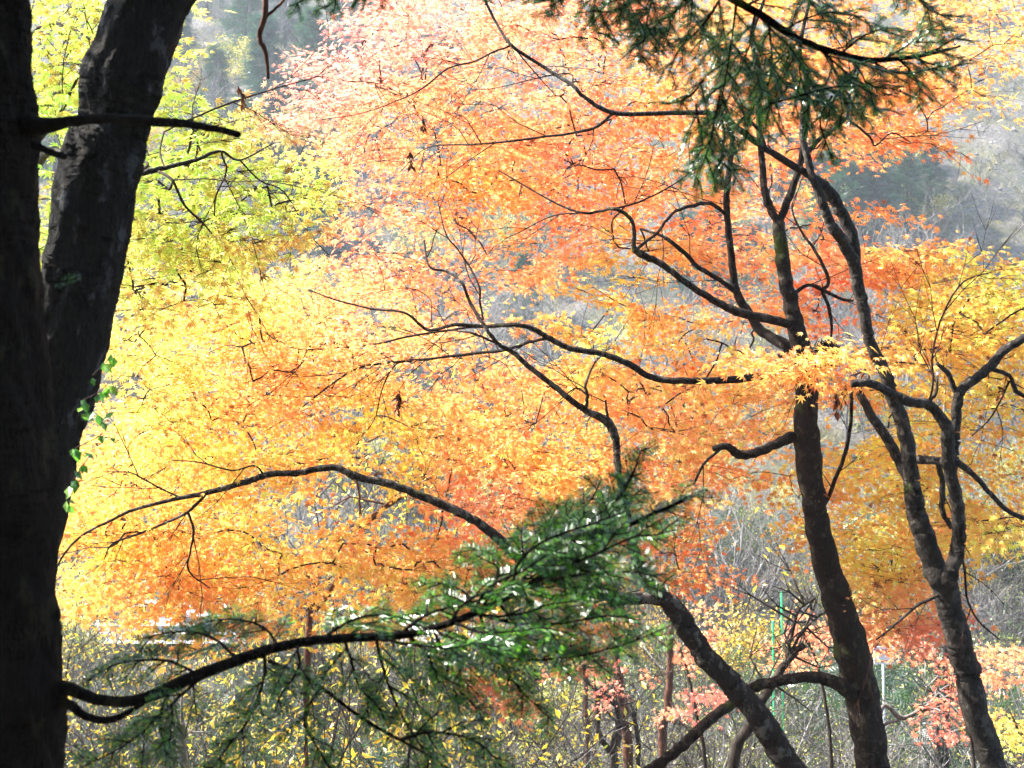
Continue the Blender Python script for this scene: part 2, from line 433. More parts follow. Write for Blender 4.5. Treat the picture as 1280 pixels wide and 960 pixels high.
        ps = rng.normal(0, .09)                       # the spray as a whole is a bit redder or yellower
        sh = rng.normal(0, .12, nl) + ps
        c = c * np.stack((np.ones(nl), np.exp(sh * 1.6), np.exp(sh * 1.2)), 1) * rng.uniform(.82, 1.05, (nl, 1)) * tint
        brown = rng.uniform(0, 1, nl) < .015
        c[brown] = c[brown] * np.array((.35, .22, .3))
        add_leaves(crown, tpl, pos, X, Y, N, size, np.clip(c, .004, .92))
    mt.build('twigs', M_BK_TWIG, root)
    crown.build('crown', M_MAPLE, root, smooth=False)
    return n

def tree_root(name, x, y, d, label, cat, group=None):
    b = P(x, y, d)
    return empty(name, (b[0], b[1], float(ground(b[0], b[1]))), label, cat, group)

# ------------------------------------------------------------------ the ground, the stream, the road, the far hillside
xs = np.concatenate((np.linspace(-190, -60, 45), np.linspace(-59, 59, 160), np.linspace(60, 190, 45)))
ys = np.concatenate((np.linspace(-60, -8, 30), np.linspace(-7, 60, 170), np.linspace(61, 230, 150)))
gx, gy = np.meshgrid(xs, ys)
rg = np.random.default_rng(3)
gz = ground(gx, gy) + rg.normal(0, .06, gx.shape) * np.clip(gy / 30, .2, 2.5)
mb = MB(); nx, ny = len(xs), len(ys)
i, j = np.meshgrid(np.arange(nx - 1), np.arange(ny - 1)); b0 = (j * nx + i).ravel()
mb.add(np.stack((gx, gy, gz), -1).reshape(-1, 3), np.stack((b0, b0 + 1, b0 + nx + 1, b0 + nx), 1))
m, n, l, b, o = newmat('forest_floor')
co = n.new('ShaderNodeTexCoord').outputs['Object']
n1 = noise(n, l, co, .09, 6, .65); n2 = noise(n, l, co, 3.5, 9, .8); n3 = noise(n, l, co, .35, 5, .6)
r1 = ramp(n, [(.3, (.02, .017, .012)), (.45, (.07, .06, .048)), (.56, (.15, .135, .115)), (.7, (.3, .28, .25))]); l.new(n2.outputs[0], r1.inputs[0])
r2 = ramp(n, [(.35, (.03, .036, .012)), (.65, (.14, .13, .05))]); l.new(n2.outputs[0], r2.inputs[0])
r3 = ramp(n, [(.45, 0.0), (.6, .85)]); l.new(n3.outputs[0], r3.inputs[0])
mx = n.new('ShaderNodeMix'); mx.data_type = 'RGBA'
l.new(r3.outputs[0], mx.inputs[0]); l.new(r1.outputs[0], mx.inputs[6]); l.new(r2.outputs[0], mx.inputs[7])
l.new(mx.outputs[2], b.inputs['Base Color']); b.inputs['Roughness'].default_value = .95
bp = n.new('ShaderNodeBump'); bp.inputs['Strength'].default_value = 1; bp.inputs['Distance'].default_value = .5
l.new(n2.outputs[0], bp.inputs['Height']); l.new(bp.outputs[0], b.inputs['Normal'])
tag(mb.build('ground', m, None), kind='structure')

def strip(name, y0, y1, lift, mat, kind='structure', wob=.8):
    xx = np.linspace(-75, 1.0, 140); mb = MB(); rows = []
    for k, t in enumerate(np.linspace(0, 1, 6)):
        yy = y0 + (y1 - y0) * t + wob * np.sin(xx * .13 + k * .15)
        rows.append(np.stack((xx, yy, np.full_like(xx, lift)), 1))
    v = np.vstack(rows); i, j = np.meshgrid(np.arange(139), np.arange(5)); b0 = (j * 140 + i).ravel()
    mb.add(v, np.stack((b0, b0 + 1, b0 + 141, b0 + 140), 1))
    return tag(mb.build(name, mat, None), kind=kind)
def gz_mean(y): return float(np.max(ground(np.linspace(-30, 0, 61), np.full(61, y))))
ROADZ = gz_mean(56) + .15
m_road = plain('pale_asphalt', (.42, .42, .43), .8, .08, 3)
m_water, n, l, b, o = newmat('stream_water')
b.inputs['Base Color'].default_value = (.2, .25, .26, 1); b.inputs['Roughness'].default_value = .08
co = n.new('ShaderNodeTexCoord').outputs['Object']; t = noise(n, l, co, 3, 4)
bp = n.new('ShaderNodeBump'); bp.inputs['Strength'].default_value = .4; bp.inputs['Distance'].default_value = .1; l.new(t.outputs[0], bp.inputs['Height']); l.new(bp.outputs[0], b.inputs['Normal'])
strip('road', 53.5, 58, ROADZ, m_road, wob=.3)

# guard rail along the road
M_WHITE = plain('white_paint', (.78, .79, .8), .5, .04)
M_STEEL = plain('galvanised_steel', (.5, .51, .52), .4, .08)
g = empty('guard_rail', (-12, 53.3, ROADZ), 'white guard rail with a wide beam along the road under the orange leaves', 'guard rail')
mb = MB()
for k, (z0, d0) in enumerate([(.52, 0), (.6, -.06), (.68, 0), (.76, -.06), (.84, 0)]):
    pass
prof = [(.50, 0), (.57, -.07), (.66, -.02), (.75, -.07), (.84, 0)]
xr = np.linspace(-26, -2, 33); rows = np.array([[(x, 53.3 + dy + .3 * math.sin(x * .13) + dd, ROADZ + z) for x in xr] for dd in (0, .01) for z, dy in prof])
i, j = np.meshgrid(np.arange(32), np.arange(4)); b0 = (j * 33 + i).ravel(); q1 = np.stack((b0, b0 + 1, b0 + 34, b0 + 33), 1)
mb.add(rows.reshape(-1, 3), np.vstack((q1, q1[:, ::-1] + 165)))
mb.build('beam', M_WHITE, g, smooth=False)
for x in np.arange(-25.5, -2, 2.6):
    mb = MB(); yy = 53.42 + .3 * math.sin(x * .13)
    mb.tube([(x, yy, ROADZ - .6), (x, yy, ROADZ + .85), (x, yy, ROADZ + .88)], [.07, .07, .03], 8, cap=True)
    mb.build('post', M_WHITE, g)

# the little car parked on the road behind the rail: only its white roof and flank show
def car(x, y, z, rz):
    c = empty('parked_car', (x, y, z), 'white car parked on the road behind the guard rail below the left maple', 'car')
    mb = MB()
    prof = [(-2.1, .35), (-2.12, .75), (-1.95, .95), (-1.55, 1.35), (-1.2, 1.5), (.2, 1.5), (.6, 1.4), (1.15, 1.0), (1.95, .85), (2.1, .65), (2.1, .35)]
    vv = []
    for s in (-1, 1):
        for px, pz in prof: vv.append((x + px, y + s * (.82 if pz < 1.05 else .66), z + pz))
    n_ = len(prof); q = [(k, k + 1, k + 1 + n_, k + n_) for k in range(n_ - 1)] + [(n_ - 1, 0, n_, 2 * n_ - 1)]
    t = []
    for s in (0, n_):
        for k in range(1, n_ - 1): t.append((s, s + k, s + k + 1) if s else (s, s + k + 1, s + k))
    mb.add(vv, q, t); mb.build('body', M_WHITE, c, smooth=False)
    mg = MB()
    for s in (-1, 1):
        for a0, a1, b0_, b1_ in ((-1.5, -.35, -1.3, -.35), (-.25, .95, -.25, .5)):
            yb, yt = y + s * .828, y + s * .672
            v = [(x + a0, yb - s * .02, z + 1.06), (x + a1, yb - s * .02, z + 1.06), (x + b1_, yt + s * .006, z + 1.38), (x + b0_, yt + s * .006, z + 1.38)]
            mg.add(v, [(0, 1, 2, 3)])
    mg.build('window', plain('dark_glass', (.03, .035, .04), .1), c, smooth=False)
    mt_ = plain('tyre_rubber', (.03, .03, .03), .8)
    for wx in (-1.35, 1.3):
        for s in (-1, 1):
            mw = MB(); mw.tube([(x + wx, y + s * .62, z + .31), (x + wx, y + s * .84, z + .31), (x + wx, y + s * .845, z + .31)], [.31, .31, .2], 18, cap=True)
            mw.build('wheel', mt_, c)
car(-14.6, 55.3, ROADZ + .005, 0)

# small notice board on a white post and green marker stakes on the far bank
def at_ground(x, y_dist):
    return np.array((x, y_dist, float(ground(x, y_dist))))
def px_x(px, d): return (px - 640) / 1600 * d
p = at_ground(px_x(1098, 24), 24)
s_ = empty('notice_board', p, 'small white notice board with a red edge on a white post in the thicket', 'sign')
zt = P(1098, 816, 24)[2]
mb = MB(); mb.tube([(p[0], p[1], p[2] - .2), (p[0], p[1], zt + .1), (p[0], p[1], zt + .12)], [.022, .022, .012], 8, cap=True); mb.build('post', M_STEEL, s_)
mb = MB(); mb.box((p[0], p[1] - .05, zt), (.36, .03, .32)); mb.build('board', plain('board_white', (.7, .66, .62)), s_, smooth=False)
mb = MB(); mb.box((p[0], p[1] - .068, zt + .08), (.3, .012, .07)); mb.box((p[0], p[1] - .068, zt - .1), (.3, .012, .03)); mb.build('red_band', plain('board_red', (.6, .12, .08)), s_, smooth=False)
mgr = plain('green_stake', (.02, .5, .16), .5)
for k, (px, y0, y1, lab) in enumerate([(966, 778, 822, 'shorter green marker stake in the thicket beside a taller one'), (977, 742, 822, 'taller bright green marker stake in the thicket')]):
    d = 24.5; a = P(px, y0, d); bb = P(px, y1, d); bb[2] = float(ground(bb[0], bb[1])) - .2
    mb = MB(); rr = .018
    mb.tube([bb, (bb + a) / 2, a, a + np.array((0, 0, .03))], [rr, rr, rr, .015], 8, cap=True)
    tag(mb.build('marker_stake', mgr, None, origin=(bb[0], bb[1], float(ground(bb[0], bb[1])))), lab, 'stake', 'green marker stakes')

# ------------------------------------------------------------------ background plants, made once and copied
def branching(rng, h, stems, levels, spread=.5, r0=.03, kids=3, droop=0.0, lean=.25):
    segs = []; tips = []
    def go(p, d, ln, r, lv):
        n = 3; pts = [p]; dd = d
        for k in range(n):
            dd = nrm(dd + rng.normal(0, .22, 3) + np.array((0, 0, .05 - droop * lv)))
            pts.append(pts[-1] + dd * ln / n)
        segs.append((np.array(pts), np.linspace(r, r * .45, n + 1)))
        if lv >= levels: tips.append((pts[-1], dd)); tips.append((pts[-2], dd)); return
        for k in range(kids):
            t = rng.integers(1, n + 1); a = nrm(rng.normal(0, 1, 3) * np.array((1, 1, .55)))
            nd = nrm(dd * (1 - spread * .7) + a * spread + np.array((0, 0, .15)))
            go(pts[t], nd, ln * rng.uniform(.5, .8), max(r * .5, .003), lv + 1)
    for s in range(stems):
        a = rng.uniform(0, 6.28); d = nrm(np.array((math.cos(a) * lean, math.sin(a) * lean, 1)))
        go(np.array((rng.normal(0, .06) * stems ** .5, rng.normal(0, .06) * stems ** .5, -.15)), d, h * rng.uniform(.42, .6), r0 * rng.uniform(.7, 1.1), 0)
    return segs, tips
PROTO = []
def make_plant(name, seed, h, stems, levels, bmat, leafcol=None, leafn=0, leafs=.05, clump=.15, spread=.5, r0=.03, kids=3, droop=0., lean=.25, tpl=None, upn=.5):
    rng = np.random.default_rng(seed)
    segs, tips = branching(rng, h, stems, levels, spread, r0, kids, droop, lean)
    root = bpy.data.objects.new(name, None); COL.objects.link(root); root.empty_display_size = .3
    mb = MB()
    for p, r in segs: mb.tube(p, r, 5 if r[0] > .02 else 3)
    mb.build('trunk' if stems == 1 else 'stems', bmat, root)
    if leafn:
        T = np.array([t[0] for t in tips]); k = rng.integers(0, len(T), leafn)
        pos = T[k] + rng.normal(0, clump, (leafn, 3)) * np.array((1, 1, .6))
        X, Y, N = rand_frames(rng, leafn, np.array((0, -.2, upn)), .55)
        c0 = lin(np.array(leafcol))
        c = c0[rng.integers(0, len(c0), leafn)] * rng.uniform(.4, 1.0, (leafn, 1))
        mc = MB(); add_leaves(mc, tpl or LL, pos, X, Y, N, leafs * rng.uniform(.6, 1.3, leafn), c)
        mc.build('crown' if stems == 1 else 'leaves', M_BROAD, root, smooth=False)
    return root
def copy_tree(o):
    c = o.copy(); COL.objects.link(c)
    for ch in [k for k in COL.objects if k.parent == o]:
        d = ch.copy(); COL.objects.link(d); d.parent = c
    return c
USED = set()
def place(o, x, y, s, label, cat, group, rz=0., z=None, tilt=0.):
    if o.name in USED: o = copy_tree(o)
    else: USED.add(o.name)
    o.location = (float(x), float(y), float(ground(x, y)) - .05 if z is None else z)
    o.rotation_euler = (tilt, 0, rz); o.scale = (s, s, s)
    return tag(o, label, cat, group)

def far_conifer(seed, h, rad, col, dens=1.0):
    rng = np.random.default_rng(seed)
    root = bpy.data.objects.new('conifer_tree', None); COL.objects.link(root)
    mb = MB(); mb.tube([(0, 0, -.3), (0, 0, h * .4), (.1, 0, h * .8), (.1, .05, h)], [h * .018, h * .013, h * .006, .01], 7); 
    mb.build('trunk', M_BK_DUSK, root)
    mc = MB(); P_ = []; D_ = []
    nb = int(90 * dens)
    for k in range(nb):
        t = (k + .5) / nb; z = h * (.12 + .87 * t); ln = rad * (1 - t) ** .75 * rng.uniform(.6, 1.15) + .15
        a = k * 2.399 + rng.normal(0, .3)
        d = np.array((math.cos(a), math.sin(a), 0))
        m_ = 28
        u = rng.uniform(.15, 1, m_); 
        pos = np.array((0, 0, z)) + d * (u * ln)[:, None] + np.stack((rng.normal(0, .12, m_) * ln, rng.normal(0, .12, m_) * ln, -.28 * u ** 1.5 * ln + rng.normal(0, .05, m_) * ln + .12 * ln * u), 1)
        P_.append(pos); D_.append(np.tile(d + np.array((0, 0, -.35)), (m_, 1)))
    P_ = np.vstack(P_); D_ = np.vstack(D_); nl = len(P_)
    X, Y, N = rand_frames(rng, nl, np.array((0, 0, 1.)), .4, D_, .5)
    c = lin(np.array(col))[rng.integers(0, len(col), nl)] * rng.uniform(.65, 1.2, (nl, 1))
    add_leaves(mc, FROND, P_, X, Y, N, h * .075 * rng.uniform(.6, 1.2, nl), c)
    mc.build('crown', M_FARN, root, smooth=False)
    return root
# a little flat frond of 9 needles-groups
fv = []; fq = []
for k in range(6):
    y = k * .16; ln = .34 * (1 - k * .12)
    for s in (-1, 1):
        b0 = len(fv); fv += [(0, y, 0), (s * ln * .5, y + .16, -.01), (s * ln, y + .24, -.05), (s * ln * .55, y + .07, -.01)]; fq.append((b0, b0 + 1, b0 + 2, b0 + 3) if s < 0 else (b0, b0 + 3, b0 + 2, b0 + 1))
FROND = (np.array(fv), np.array(fq))

BARE = [make_plant('bare_shrub', 10 + k, 3.0, 5, 3, M_BK_PALE if k != 1 else M_BK_DUSK, r0=.028, kids=4, spread=.6, lean=.4) for k in range(4)]
YEL = [(214, 200, 60), (198, 196, 70), (226, 206, 70), (170, 184, 70), (205, 170, 50)]
PALEG = [(176, 178, 76), (196, 192, 90), (150, 158, 66), (210, 196, 90)]
GREEN = [(80, 116, 40), (110, 140, 44), (60, 92, 36), (136, 150, 50)]
GOLD = [(240, 200, 50), (250, 214, 60), (236, 184, 40), (224, 200, 60)]
RUST = [(200, 110, 60), (190, 90, 50), (214, 140, 70)]
LEAFY = [make_plant('leafy_shrub', 30 + k, 2.4, 5, 3, M_BK_DUSK if k % 2 else M_BK_PALE, [YEL, PALEG, PALEG, GREEN][k], 1500, .032, .11, r0=.02, kids=4, spread=.6, lean=.5) for k in range(4)]
GOLDB = [make_plant('golden_shrub', 50 + k, 2.6, 4, 3, M_BK_DUSK, GOLD, 850, .08, .14, r0=.018, kids=4, spread=.6, lean=.6, tpl=LN, upn=.3) for k in range(2)]
GOLDT = [make_plant('golden_tree', 55 + k, 7.0, 3, 4, M_BK_DUSK, GOLD + YEL, 1500, .095, .22, r0=.035, kids=4, spread=.5, lean=.22, tpl=LN, upn=.3) for k in range(2)]
FERNY = make_plant('green_shrub', 60, 1.6, 6, 2, M_BK_DUSK, [(44, 78, 36), (60, 96, 40), (38, 66, 36)], 1300, .16, .22, r0=.015, kids=4, spread=.6, lean=.7, tpl=FROND)
BTREE = [make_plant('bare_tree', 70 + k, 9.0, 1 + k % 2, 4, M_BK_PALE, r0=.12, kids=4, spread=.5, lean=.15) for k in range(3)]
YTREE = [make_plant('yellow_tree', 80 + k, 8.0, 1 + k % 2, 4, M_BK_PALE, [YEL, GOLD, PALEG][k], 2600, .2, .42, r0=.1, kids=4, spread=.55, lean=.2) for k in range(3)]
FARC = [far_conifer(90, 14, 3.2, [(40, 78, 56), (52, 92, 66), (34, 66, 52)]), far_conifer(91, 11, 3.4, [(44, 84, 50), (60, 100, 60), (36, 70, 46)], .9)]
rng = np.random.default_rng(77)

def scat(lst, n, x0, x1, y0, y1, s0, s1, label, cat, group, keep=None):
    k = 0; t = 0
    while k < n and t < 5000:
        t += 1
        y = rng.uniform(y0, y1); x = px_x(rng.uniform(x0, x1), y)
        if keep and not keep(x, y): continue
        place(lst[rng.integers(0, len(lst))], x, y, rng.uniform(s0, s1), label, cat, group, rng.uniform(0, 6.28), tilt=rng.normal(0, .06)); k += 1
offr = lambda x, y: not (42 < y < 60)
# far hillside: seen through the gaps of the maples
scree = lambda x, y: not (x / y > .30 and 62 < y < 96)
def hill_y(px, py):
    e = math.tan(math.atan((480 - py) / 1600) + PITCH); t = (px - 640) / 1600
    for y in np.arange(58, 220, .5):
        if float(ground(t * y, y)) >= CAMZ + e * y: return y
    return 200.
for k, (px, py, s) in enumerate([(215, 140, .8), (262, 180, .8), (325, 210, .95), (385, 160, 1), (432, 110, .9), (300, 95, 1), (350, 60, 1), (440, 50, 1), (180, 60, 1), (250, 20, 1), (405, 330, .55), (360, 300, .7), (110, 300, .8), (60, 250, 1),
        (560, 200, .8), (450, 625, .3), (530, 650, .3), (1060, 305, .75), (1100, 318, .75), (1140, 305, .6), (1170, 275, .45), (1030, 330, .55), (1010, 210, .8), (945, 395, .55), (900, 380, .6), (1200, 40, .8), (860, 380, .45), (655, 420, .5), (980, 250, .7), (1085, 250, .5)]):
    y = hill_y(px, py)
    place(FARC[k % 2], px_x(px, y), y, s, 'dark blue-green conifer standing on the hazy far hillside', 'tree', 'conifers on the far hillside', k * 1.3)
scree = lambda x, y: not (x / y > .285 and 84 < y < 160)
scat(BTREE, 150, -60, 1340, 62, 135, .6, 1.3, 'leafless grey tree on the hazy far hillside', 'tree', 'bare trees on the far hillside', scree)
scat(YTREE, 64, -60, 1340, 62, 130, .4, .8, 'pale yellow-green tree on the hazy far hillside', 'tree', 'yellowing trees on the far hillside', scree)
place(YTREE[1], px_x(238, hill_y(238, 160)), hill_y(238, 160), .85, 'golden yellow tree between the dark conifers on the upper left hillside', 'tree', None, 1.0)
scat(BARE, 110, 1080, 1340, 84, 160, .4, 1.1, 'low grey leafless shrub on the stony slope', 'shrub', 'bare shrubs on the stony slope')
scat(LEAFY, 90, 1080, 1340, 80, 160, .35, 1.0, 'low yellow-green shrub on the stony slope', 'shrub', 'leafy shrubs on the stony slope')
place(YTREE[0], px_x(1150, hill_y(1150, 305)), hill_y(1150, 305), .5, 'small clear yellow shrub at the left foot of the stony slope', 'shrub', None, 1.0)
# valley floor and near bank
scat(BARE, 150, -40, 1330, 17, 50, .9, 1.7, 'leafless grey shrub in the thicket under the maples', 'shrub', 'bare shrubs in the thicket', lambda x, y: not ((-.29 < x / y < -.18 or -.13 < x / y < -.08) and y > 24))
scat(LEAFY, 105, -40, 1330, 16, 50, .8, 1.6, 'shrub with small yellow-green leaves in the thicket under the maples', 'shrub', 'leafy shrubs in the thicket', lambda x, y: not ((-.29 < x / y < -.18 or -.13 < x / y < -.08) and y > 22))
scat([FERNY], 50, -40, 1330, 18, 50, 1., 2.2, 'low dark green leafy shrub in the thicket under the maples', 'shrub', 'green shrubs in the thicket')
scat(BTREE, 34, 300, 1340, 30, 56, .4, .8, 'slim leafless tree at the bottom of the valley', 'tree', 'bare trees in the valley', offr)
scat(YTREE, 20, 300, 1340, 30, 56, .3, .5, 'small yellow-green tree at the bottom of the valley', 'tree', 'yellowing trees in the valley', offr)
for k, (px, d, s, lab) in enumerate([(100, 13, .8, 'golden leaved shrub just right of the dark fir trunk, low down'), (190, 14, 1.0, 'golden leaved shrub below the guard rail'), (400, 16, 1.5, 'tall golden leaved shrub behind the arching maple limb'), (455, 15, 1.45, 'tall golden leaved shrub right of the red-brown trunk'),
                                     (330, 14, .9, 'golden leaved shrub under the fir bough'), (450, 17, .8, 'golden leaved shrub low in the thicket under the fir bough'), (120, 18, 1.2, 'tall golden shrub beside the dark fir trunk'), (250, 19, 1.0, 'golden shrub in front of the white car')]):
    place(GOLDB[k % 2], px_x(px, d), d, s, lab, 'shrub', 'golden shrubs on the bank', k * 2.1)

for k, (px, d, s, lab) in enumerate([(425, 14.5, .98, 'tall golden tree with long leaves behind the arching maple limb'), (150, 14, .72, 'golden tree low beside the dark fir trunk'), (90, 15.5, .8, 'golden tree half hidden by the black fir trunk'), (520, 17, 1.05, 'golden tree with long leaves above the fir bough'), (560, 21, 1.1, 'farther golden tree right of the red-brown slanting trunk'),
                                     (330, 18, .8, 'golden tree in front of the guard rail')]):
    place(GOLDT[k % 2], px_x(px, d), d, s, lab, 'tree', 'golden trees in the valley', k * 1.7)

openr = lambda x, y: not ((-.30 < x / y < -.17 or -.13 < x / y < -.08) and y > 20)
scat(YTREE, 30, -40, 1330, 36, 74, .3, .6, 'small yellow-green tree in the understorey beyond the road', 'tree', 'understorey trees', openr)
scat(LEAFY, 24, -40, 1330, 24, 56, 1.1, 1.8, 'leafy shrub deep in the thicket', 'shrub', 'leafy shrubs deep in the thicket', openr)
scat([FERNY], 26, -40, 1330, 24, 56, 1.6, 2.6, 'dark green shrub deep in the thicket', 'shrub', 'dark green shrubs deep in the thicket', openr)
place(LEAFY[2], px_x(968, 22.5), 22.5, 1.65, 'pale green leafy shrub in front of the two green stakes', 'shrub', None, .4)
place(LEAFY[1], px_x(985, 21.5), 21.5, 1.4, 'pale yellow leafy shrub at the foot of the green stakes', 'shrub', None, 2.4)
# leaf litter on the bank: stuff
def litter():
    rng = np.random.default_rng(5); n = 26000
    y = rng.uniform(6, 44, n); x = rng.uniform(-.46, .46, n) * y
    z = ground(x, y) + .05
    X, Y, N = rand_frames(rng, n, np.array((0, 0, 1.)), .35)
    c = lin(np.array([(190, 150, 80), (150, 110, 70), (205, 180, 80), (120, 96, 70), (200, 110, 60)]))[rng.integers(0, 5, n)] * rng.uniform(.5, 1.1, (n, 1))
    mc = MB(); add_leaves(mc, LL, np.stack((x, y, z), 1), X, Y, N, rng.uniform(.05, .1, n), c)
    tag(mc.build('fallen_leaves', M_BROAD, None, smooth=False), 'brown and yellow fallen leaves covering the bank', 'leaves', kind='stuff')
    # twiggy undergrowth: thin sticks leaning every way
    mb = MB()
    for k in range(5000):
        y = rng.uniform(14, 42); x = rng.uniform(-.44, .44) * y; h = rng.uniform(.5, 1.8)
        p = np.array((x, y, float(ground(x, y)) - .05)); d = nrm(rng.normal(0, .6, 3) + np.array((0, 0, .8)))
        q = p + d * h * .5; e = q + nrm(d + rng.normal(0, .3, 3)) * h * .5
        mb.tube((p, q, e), (.008, .006, .003), 3)
    tag(mb.build('undergrowth', M_BK_PALE, None), 'tangle of thin dead grey stems on the bank', 'undergrowth', kind='stuff')
litter()
def scree_field():
    rng = np.random.default_rng(8); n = 5000
    y = rng.uniform(66, 165, n); t = rng.uniform(.2, .46, n); x = t * y; z = ground(x, y)
    base = np.array([(1, 0, 0), (0, 1, 0), (-1, 0, 0), (0, -1, 0), (.1, .1, 1), (0, 0, -1.)]); f = [(0, 1, 4), (1, 2, 4), (2, 3, 4), (3, 0, 4), (1, 0, 5), (2, 1, 5), (3, 2, 5), (0, 3, 5)]
    r = .04 + rng.gamma(1.1, .06, n)
    v = np.stack((x, y, z), 1)[:, None] + base[None] * r[:, None, None] * rng.uniform(.5, 1.2, (n, 6, 3))
    mb = MB(); mb.add(v.reshape(-1, 3), None, (np.arange(n)[:, None, None] * 6 + np.array(f)[None]).reshape(-1, 3))
    tag(mb.build('scree', plain('grey_rock', (.09, .086, .08), .9, .5, .8), None, smooth=False), 'loose grey stones on the steep slope', 'stones', kind='stuff')
    n = 42000
    y = rng.uniform(60, 175, n); t = rng.uniform(-.46, .46, n); x = t * y; z = ground(x, y)
    clump_ = np.sin(x * .7 + y * .3) * np.sin(y * .5 - x * .2) + rng.normal(0, .6, n) > -.1; x, y, z = x[clump_], y[clump_], z[clump_]; n = len(x)
    X, Y, N = rand_frames(rng, n, np.array((0, -1., .3)), .5, np.array((0, -.2, 1.)), .4)
    c = lin(np.array([(150, 140, 110), (120, 116, 84), (176, 166, 120), (100, 104, 60), (130, 120, 100), (196, 180, 90)]))[rng.integers(0, 6, n)] * rng.uniform(.5, 1.1, (n, 1))
    mb = MB(); add_leaves(mb, FROND, np.stack((x, y, z), 1), X, Y, N, rng.uniform(.25, .8, n), c * .8)
    tag(mb.build('dry_grass', M_FARN, None, smooth=False), 'dry grass and low dead scrub on the far hillside', 'grass', kind='stuff')
scree_field()

# reddish trunks and crooked stems of the thicket
def simple_tree(name, label, pth, mat, seed, extra=(), cat='tree', group=None, ext=True):
    b = P(*pth[0][:3]); g = float(ground(b[0], b[1])); root = empty(name, (b[0], b[1], g), label, cat, group)
    rng = np.random.default_rng(seed)
    for i, q in enumerate([pth] + list(extra)):
        pts = [P(x, y, d) for x, y, d, w_ in q]; rad = [w_ / 2 * d / 1600 for x, y, d, w_ in q]
        if i == 0 and b[2] > g: pts = [np.array((b[0], b[1], g - .15))] + pts; rad = [rad[0] * 1.2] + rad
        sp, sr = smoothpath(pts, rad, 5, .2, rng); mb = MB(); mb.tube(sp, sr, 8, cap=True); mb.build('trunk' if i == 0 else 'limb', mat, root)
        tw = MB(); 
        for k in range(10):
            j = rng.integers(len(sp) // 2, len(sp)); d0 = nrm(rng.normal(0, 1, 3) + np.array((0, 0, .4))); ln = rng.uniform(.3, .9)
            a = sp[j]; c = a + d0 * ln * .5; e = c + nrm(d0 + rng.normal(0, .5, 3)) * ln * .5
            tw.tube((a, c, e), (.012, .008, .003), 4)
            for q2 in range(2):
                d1 = nrm(d0 + rng.normal(0, .8, 3)); tw.tube((c, c + d1 * ln * .25, c + d1 * ln * .5 + np.array((0, 0, .03))), (.006, .004, .002), 3)
        tw.build('twigs', mat, root)
    return root
simple_tree('red_barked_tree', 'slim red-barked trunk left of the patchy leaning maple trunk', [(828, 970, 19, 12), (831, 900, 19, 11), (837, 850, 19, 9), (838, 780, 19, 8)], M_BK_RED, 1)
simple_tree('red_barked_tree', 'red-barked trunk beside the crooked forked stem under the fir bough', [(786, 975, 18, 13), (781, 900, 18, 12), (775, 860, 18, 10), (770, 790, 18, 8)], M_BK_RED, 2)
simple_tree('red_barked_tree', 'thin red-barked stem left of the crooked forked stem', [(735, 975, 20, 6), (733, 890, 20, 6), (731, 800, 20, 5)], M_BK_RED, 3)
simple_tree('crooked_tree', 'crooked forked grey-brown stem under the fir bough', [(765, 975, 17, 12), (770, 930, 17, 12), (773, 890, 17, 9), (764, 875, 17, 8), (752, 868, 17, 6)], M_BK_DUSK, 4, [[(762, 940, 17, 8), (748, 915, 17, 7), (747, 880, 17, 6), (744, 860, 17, 5)]])
simple_tree('slim_tree', 'thin grey stem just right of the red-barked trunks', [(799, 975, 18, 6), (797, 920, 18, 6), (792, 890, 18, 5)], M_BK_DUSK, 5)
simple_tree('leaning_tree', 'dark slanting trunk behind the crossing maple limbs', [(915, 975, 11.5, 15), (936, 912, 11.5, 14), (953, 875, 11.5, 12), (984, 826, 11.5, 10), (1005, 806, 11.5, 9)], M_BK_DUSK, 6, [[(984, 824, 11.5, 5), (988, 800, 11.5, 4.5), (998, 764, 11.5, 4), (1019, 747, 11.5, 3)], [(984, 826, 11.5, 4), (1003, 790, 11.5, 3.5), (1035, 760, 11.5, 2.5)]])
simple_tree('red_brown_tree', 'red-brown slanting forked trunk behind the arching maple limb', [(385, 800, 12, 9), (400, 758, 12, 9), (430, 712, 12, 9), (452, 662, 12, 8), (478, 636, 12, 7), (520, 610, 12, 6), (560, 583, 12, 4), (595, 565, 12, 2)], M_BK_RED, 7, [[(402, 752, 12, 6), (398, 740, 12, 6), (397, 735, 12, 5)], [(450, 662, 12, 3.5), (449, 620, 12, 3), (441, 585, 12, 2.6), (432, 562, 12, 2)], [(565, 583, 12, 2.5), (578, 577, 12, 2.5), (590, 579, 12, 1.5)]])
simple_tree('pale_tree', 'pale trunk stub low behind the fir bough', [(228, 975, 10, 14), (227, 930, 10, 13), (226, 905, 10, 11)], M_BK_PALE, 8)
simple_tree('pale_tree', 'twin dark trunks far right behind the orange sprays', [(1182, 960, 21, 9), (1183, 900, 21, 8), (1182, 790, 21, 7)], M_BK_DUSK, 9, [[(1172, 960, 21, 8), (1171, 900, 21, 7), (1171, 830, 21, 6)]])
simple_tree('fallen_branch', 'long fallen grey branch in the thicket between the two right maples', [(1098, 912, 14, 7), (1130, 898, 14, 6), (1180, 876, 14, 4), (1210, 872, 14, 3)], M_BK_PALE, 10, [[(1100, 908, 14, 4), (1150, 888, 14, 3.5), (1180, 860, 14, 2)]], 'branch')

# ------------------------------------------------------------------ the maples
GR = 'autumn maples'
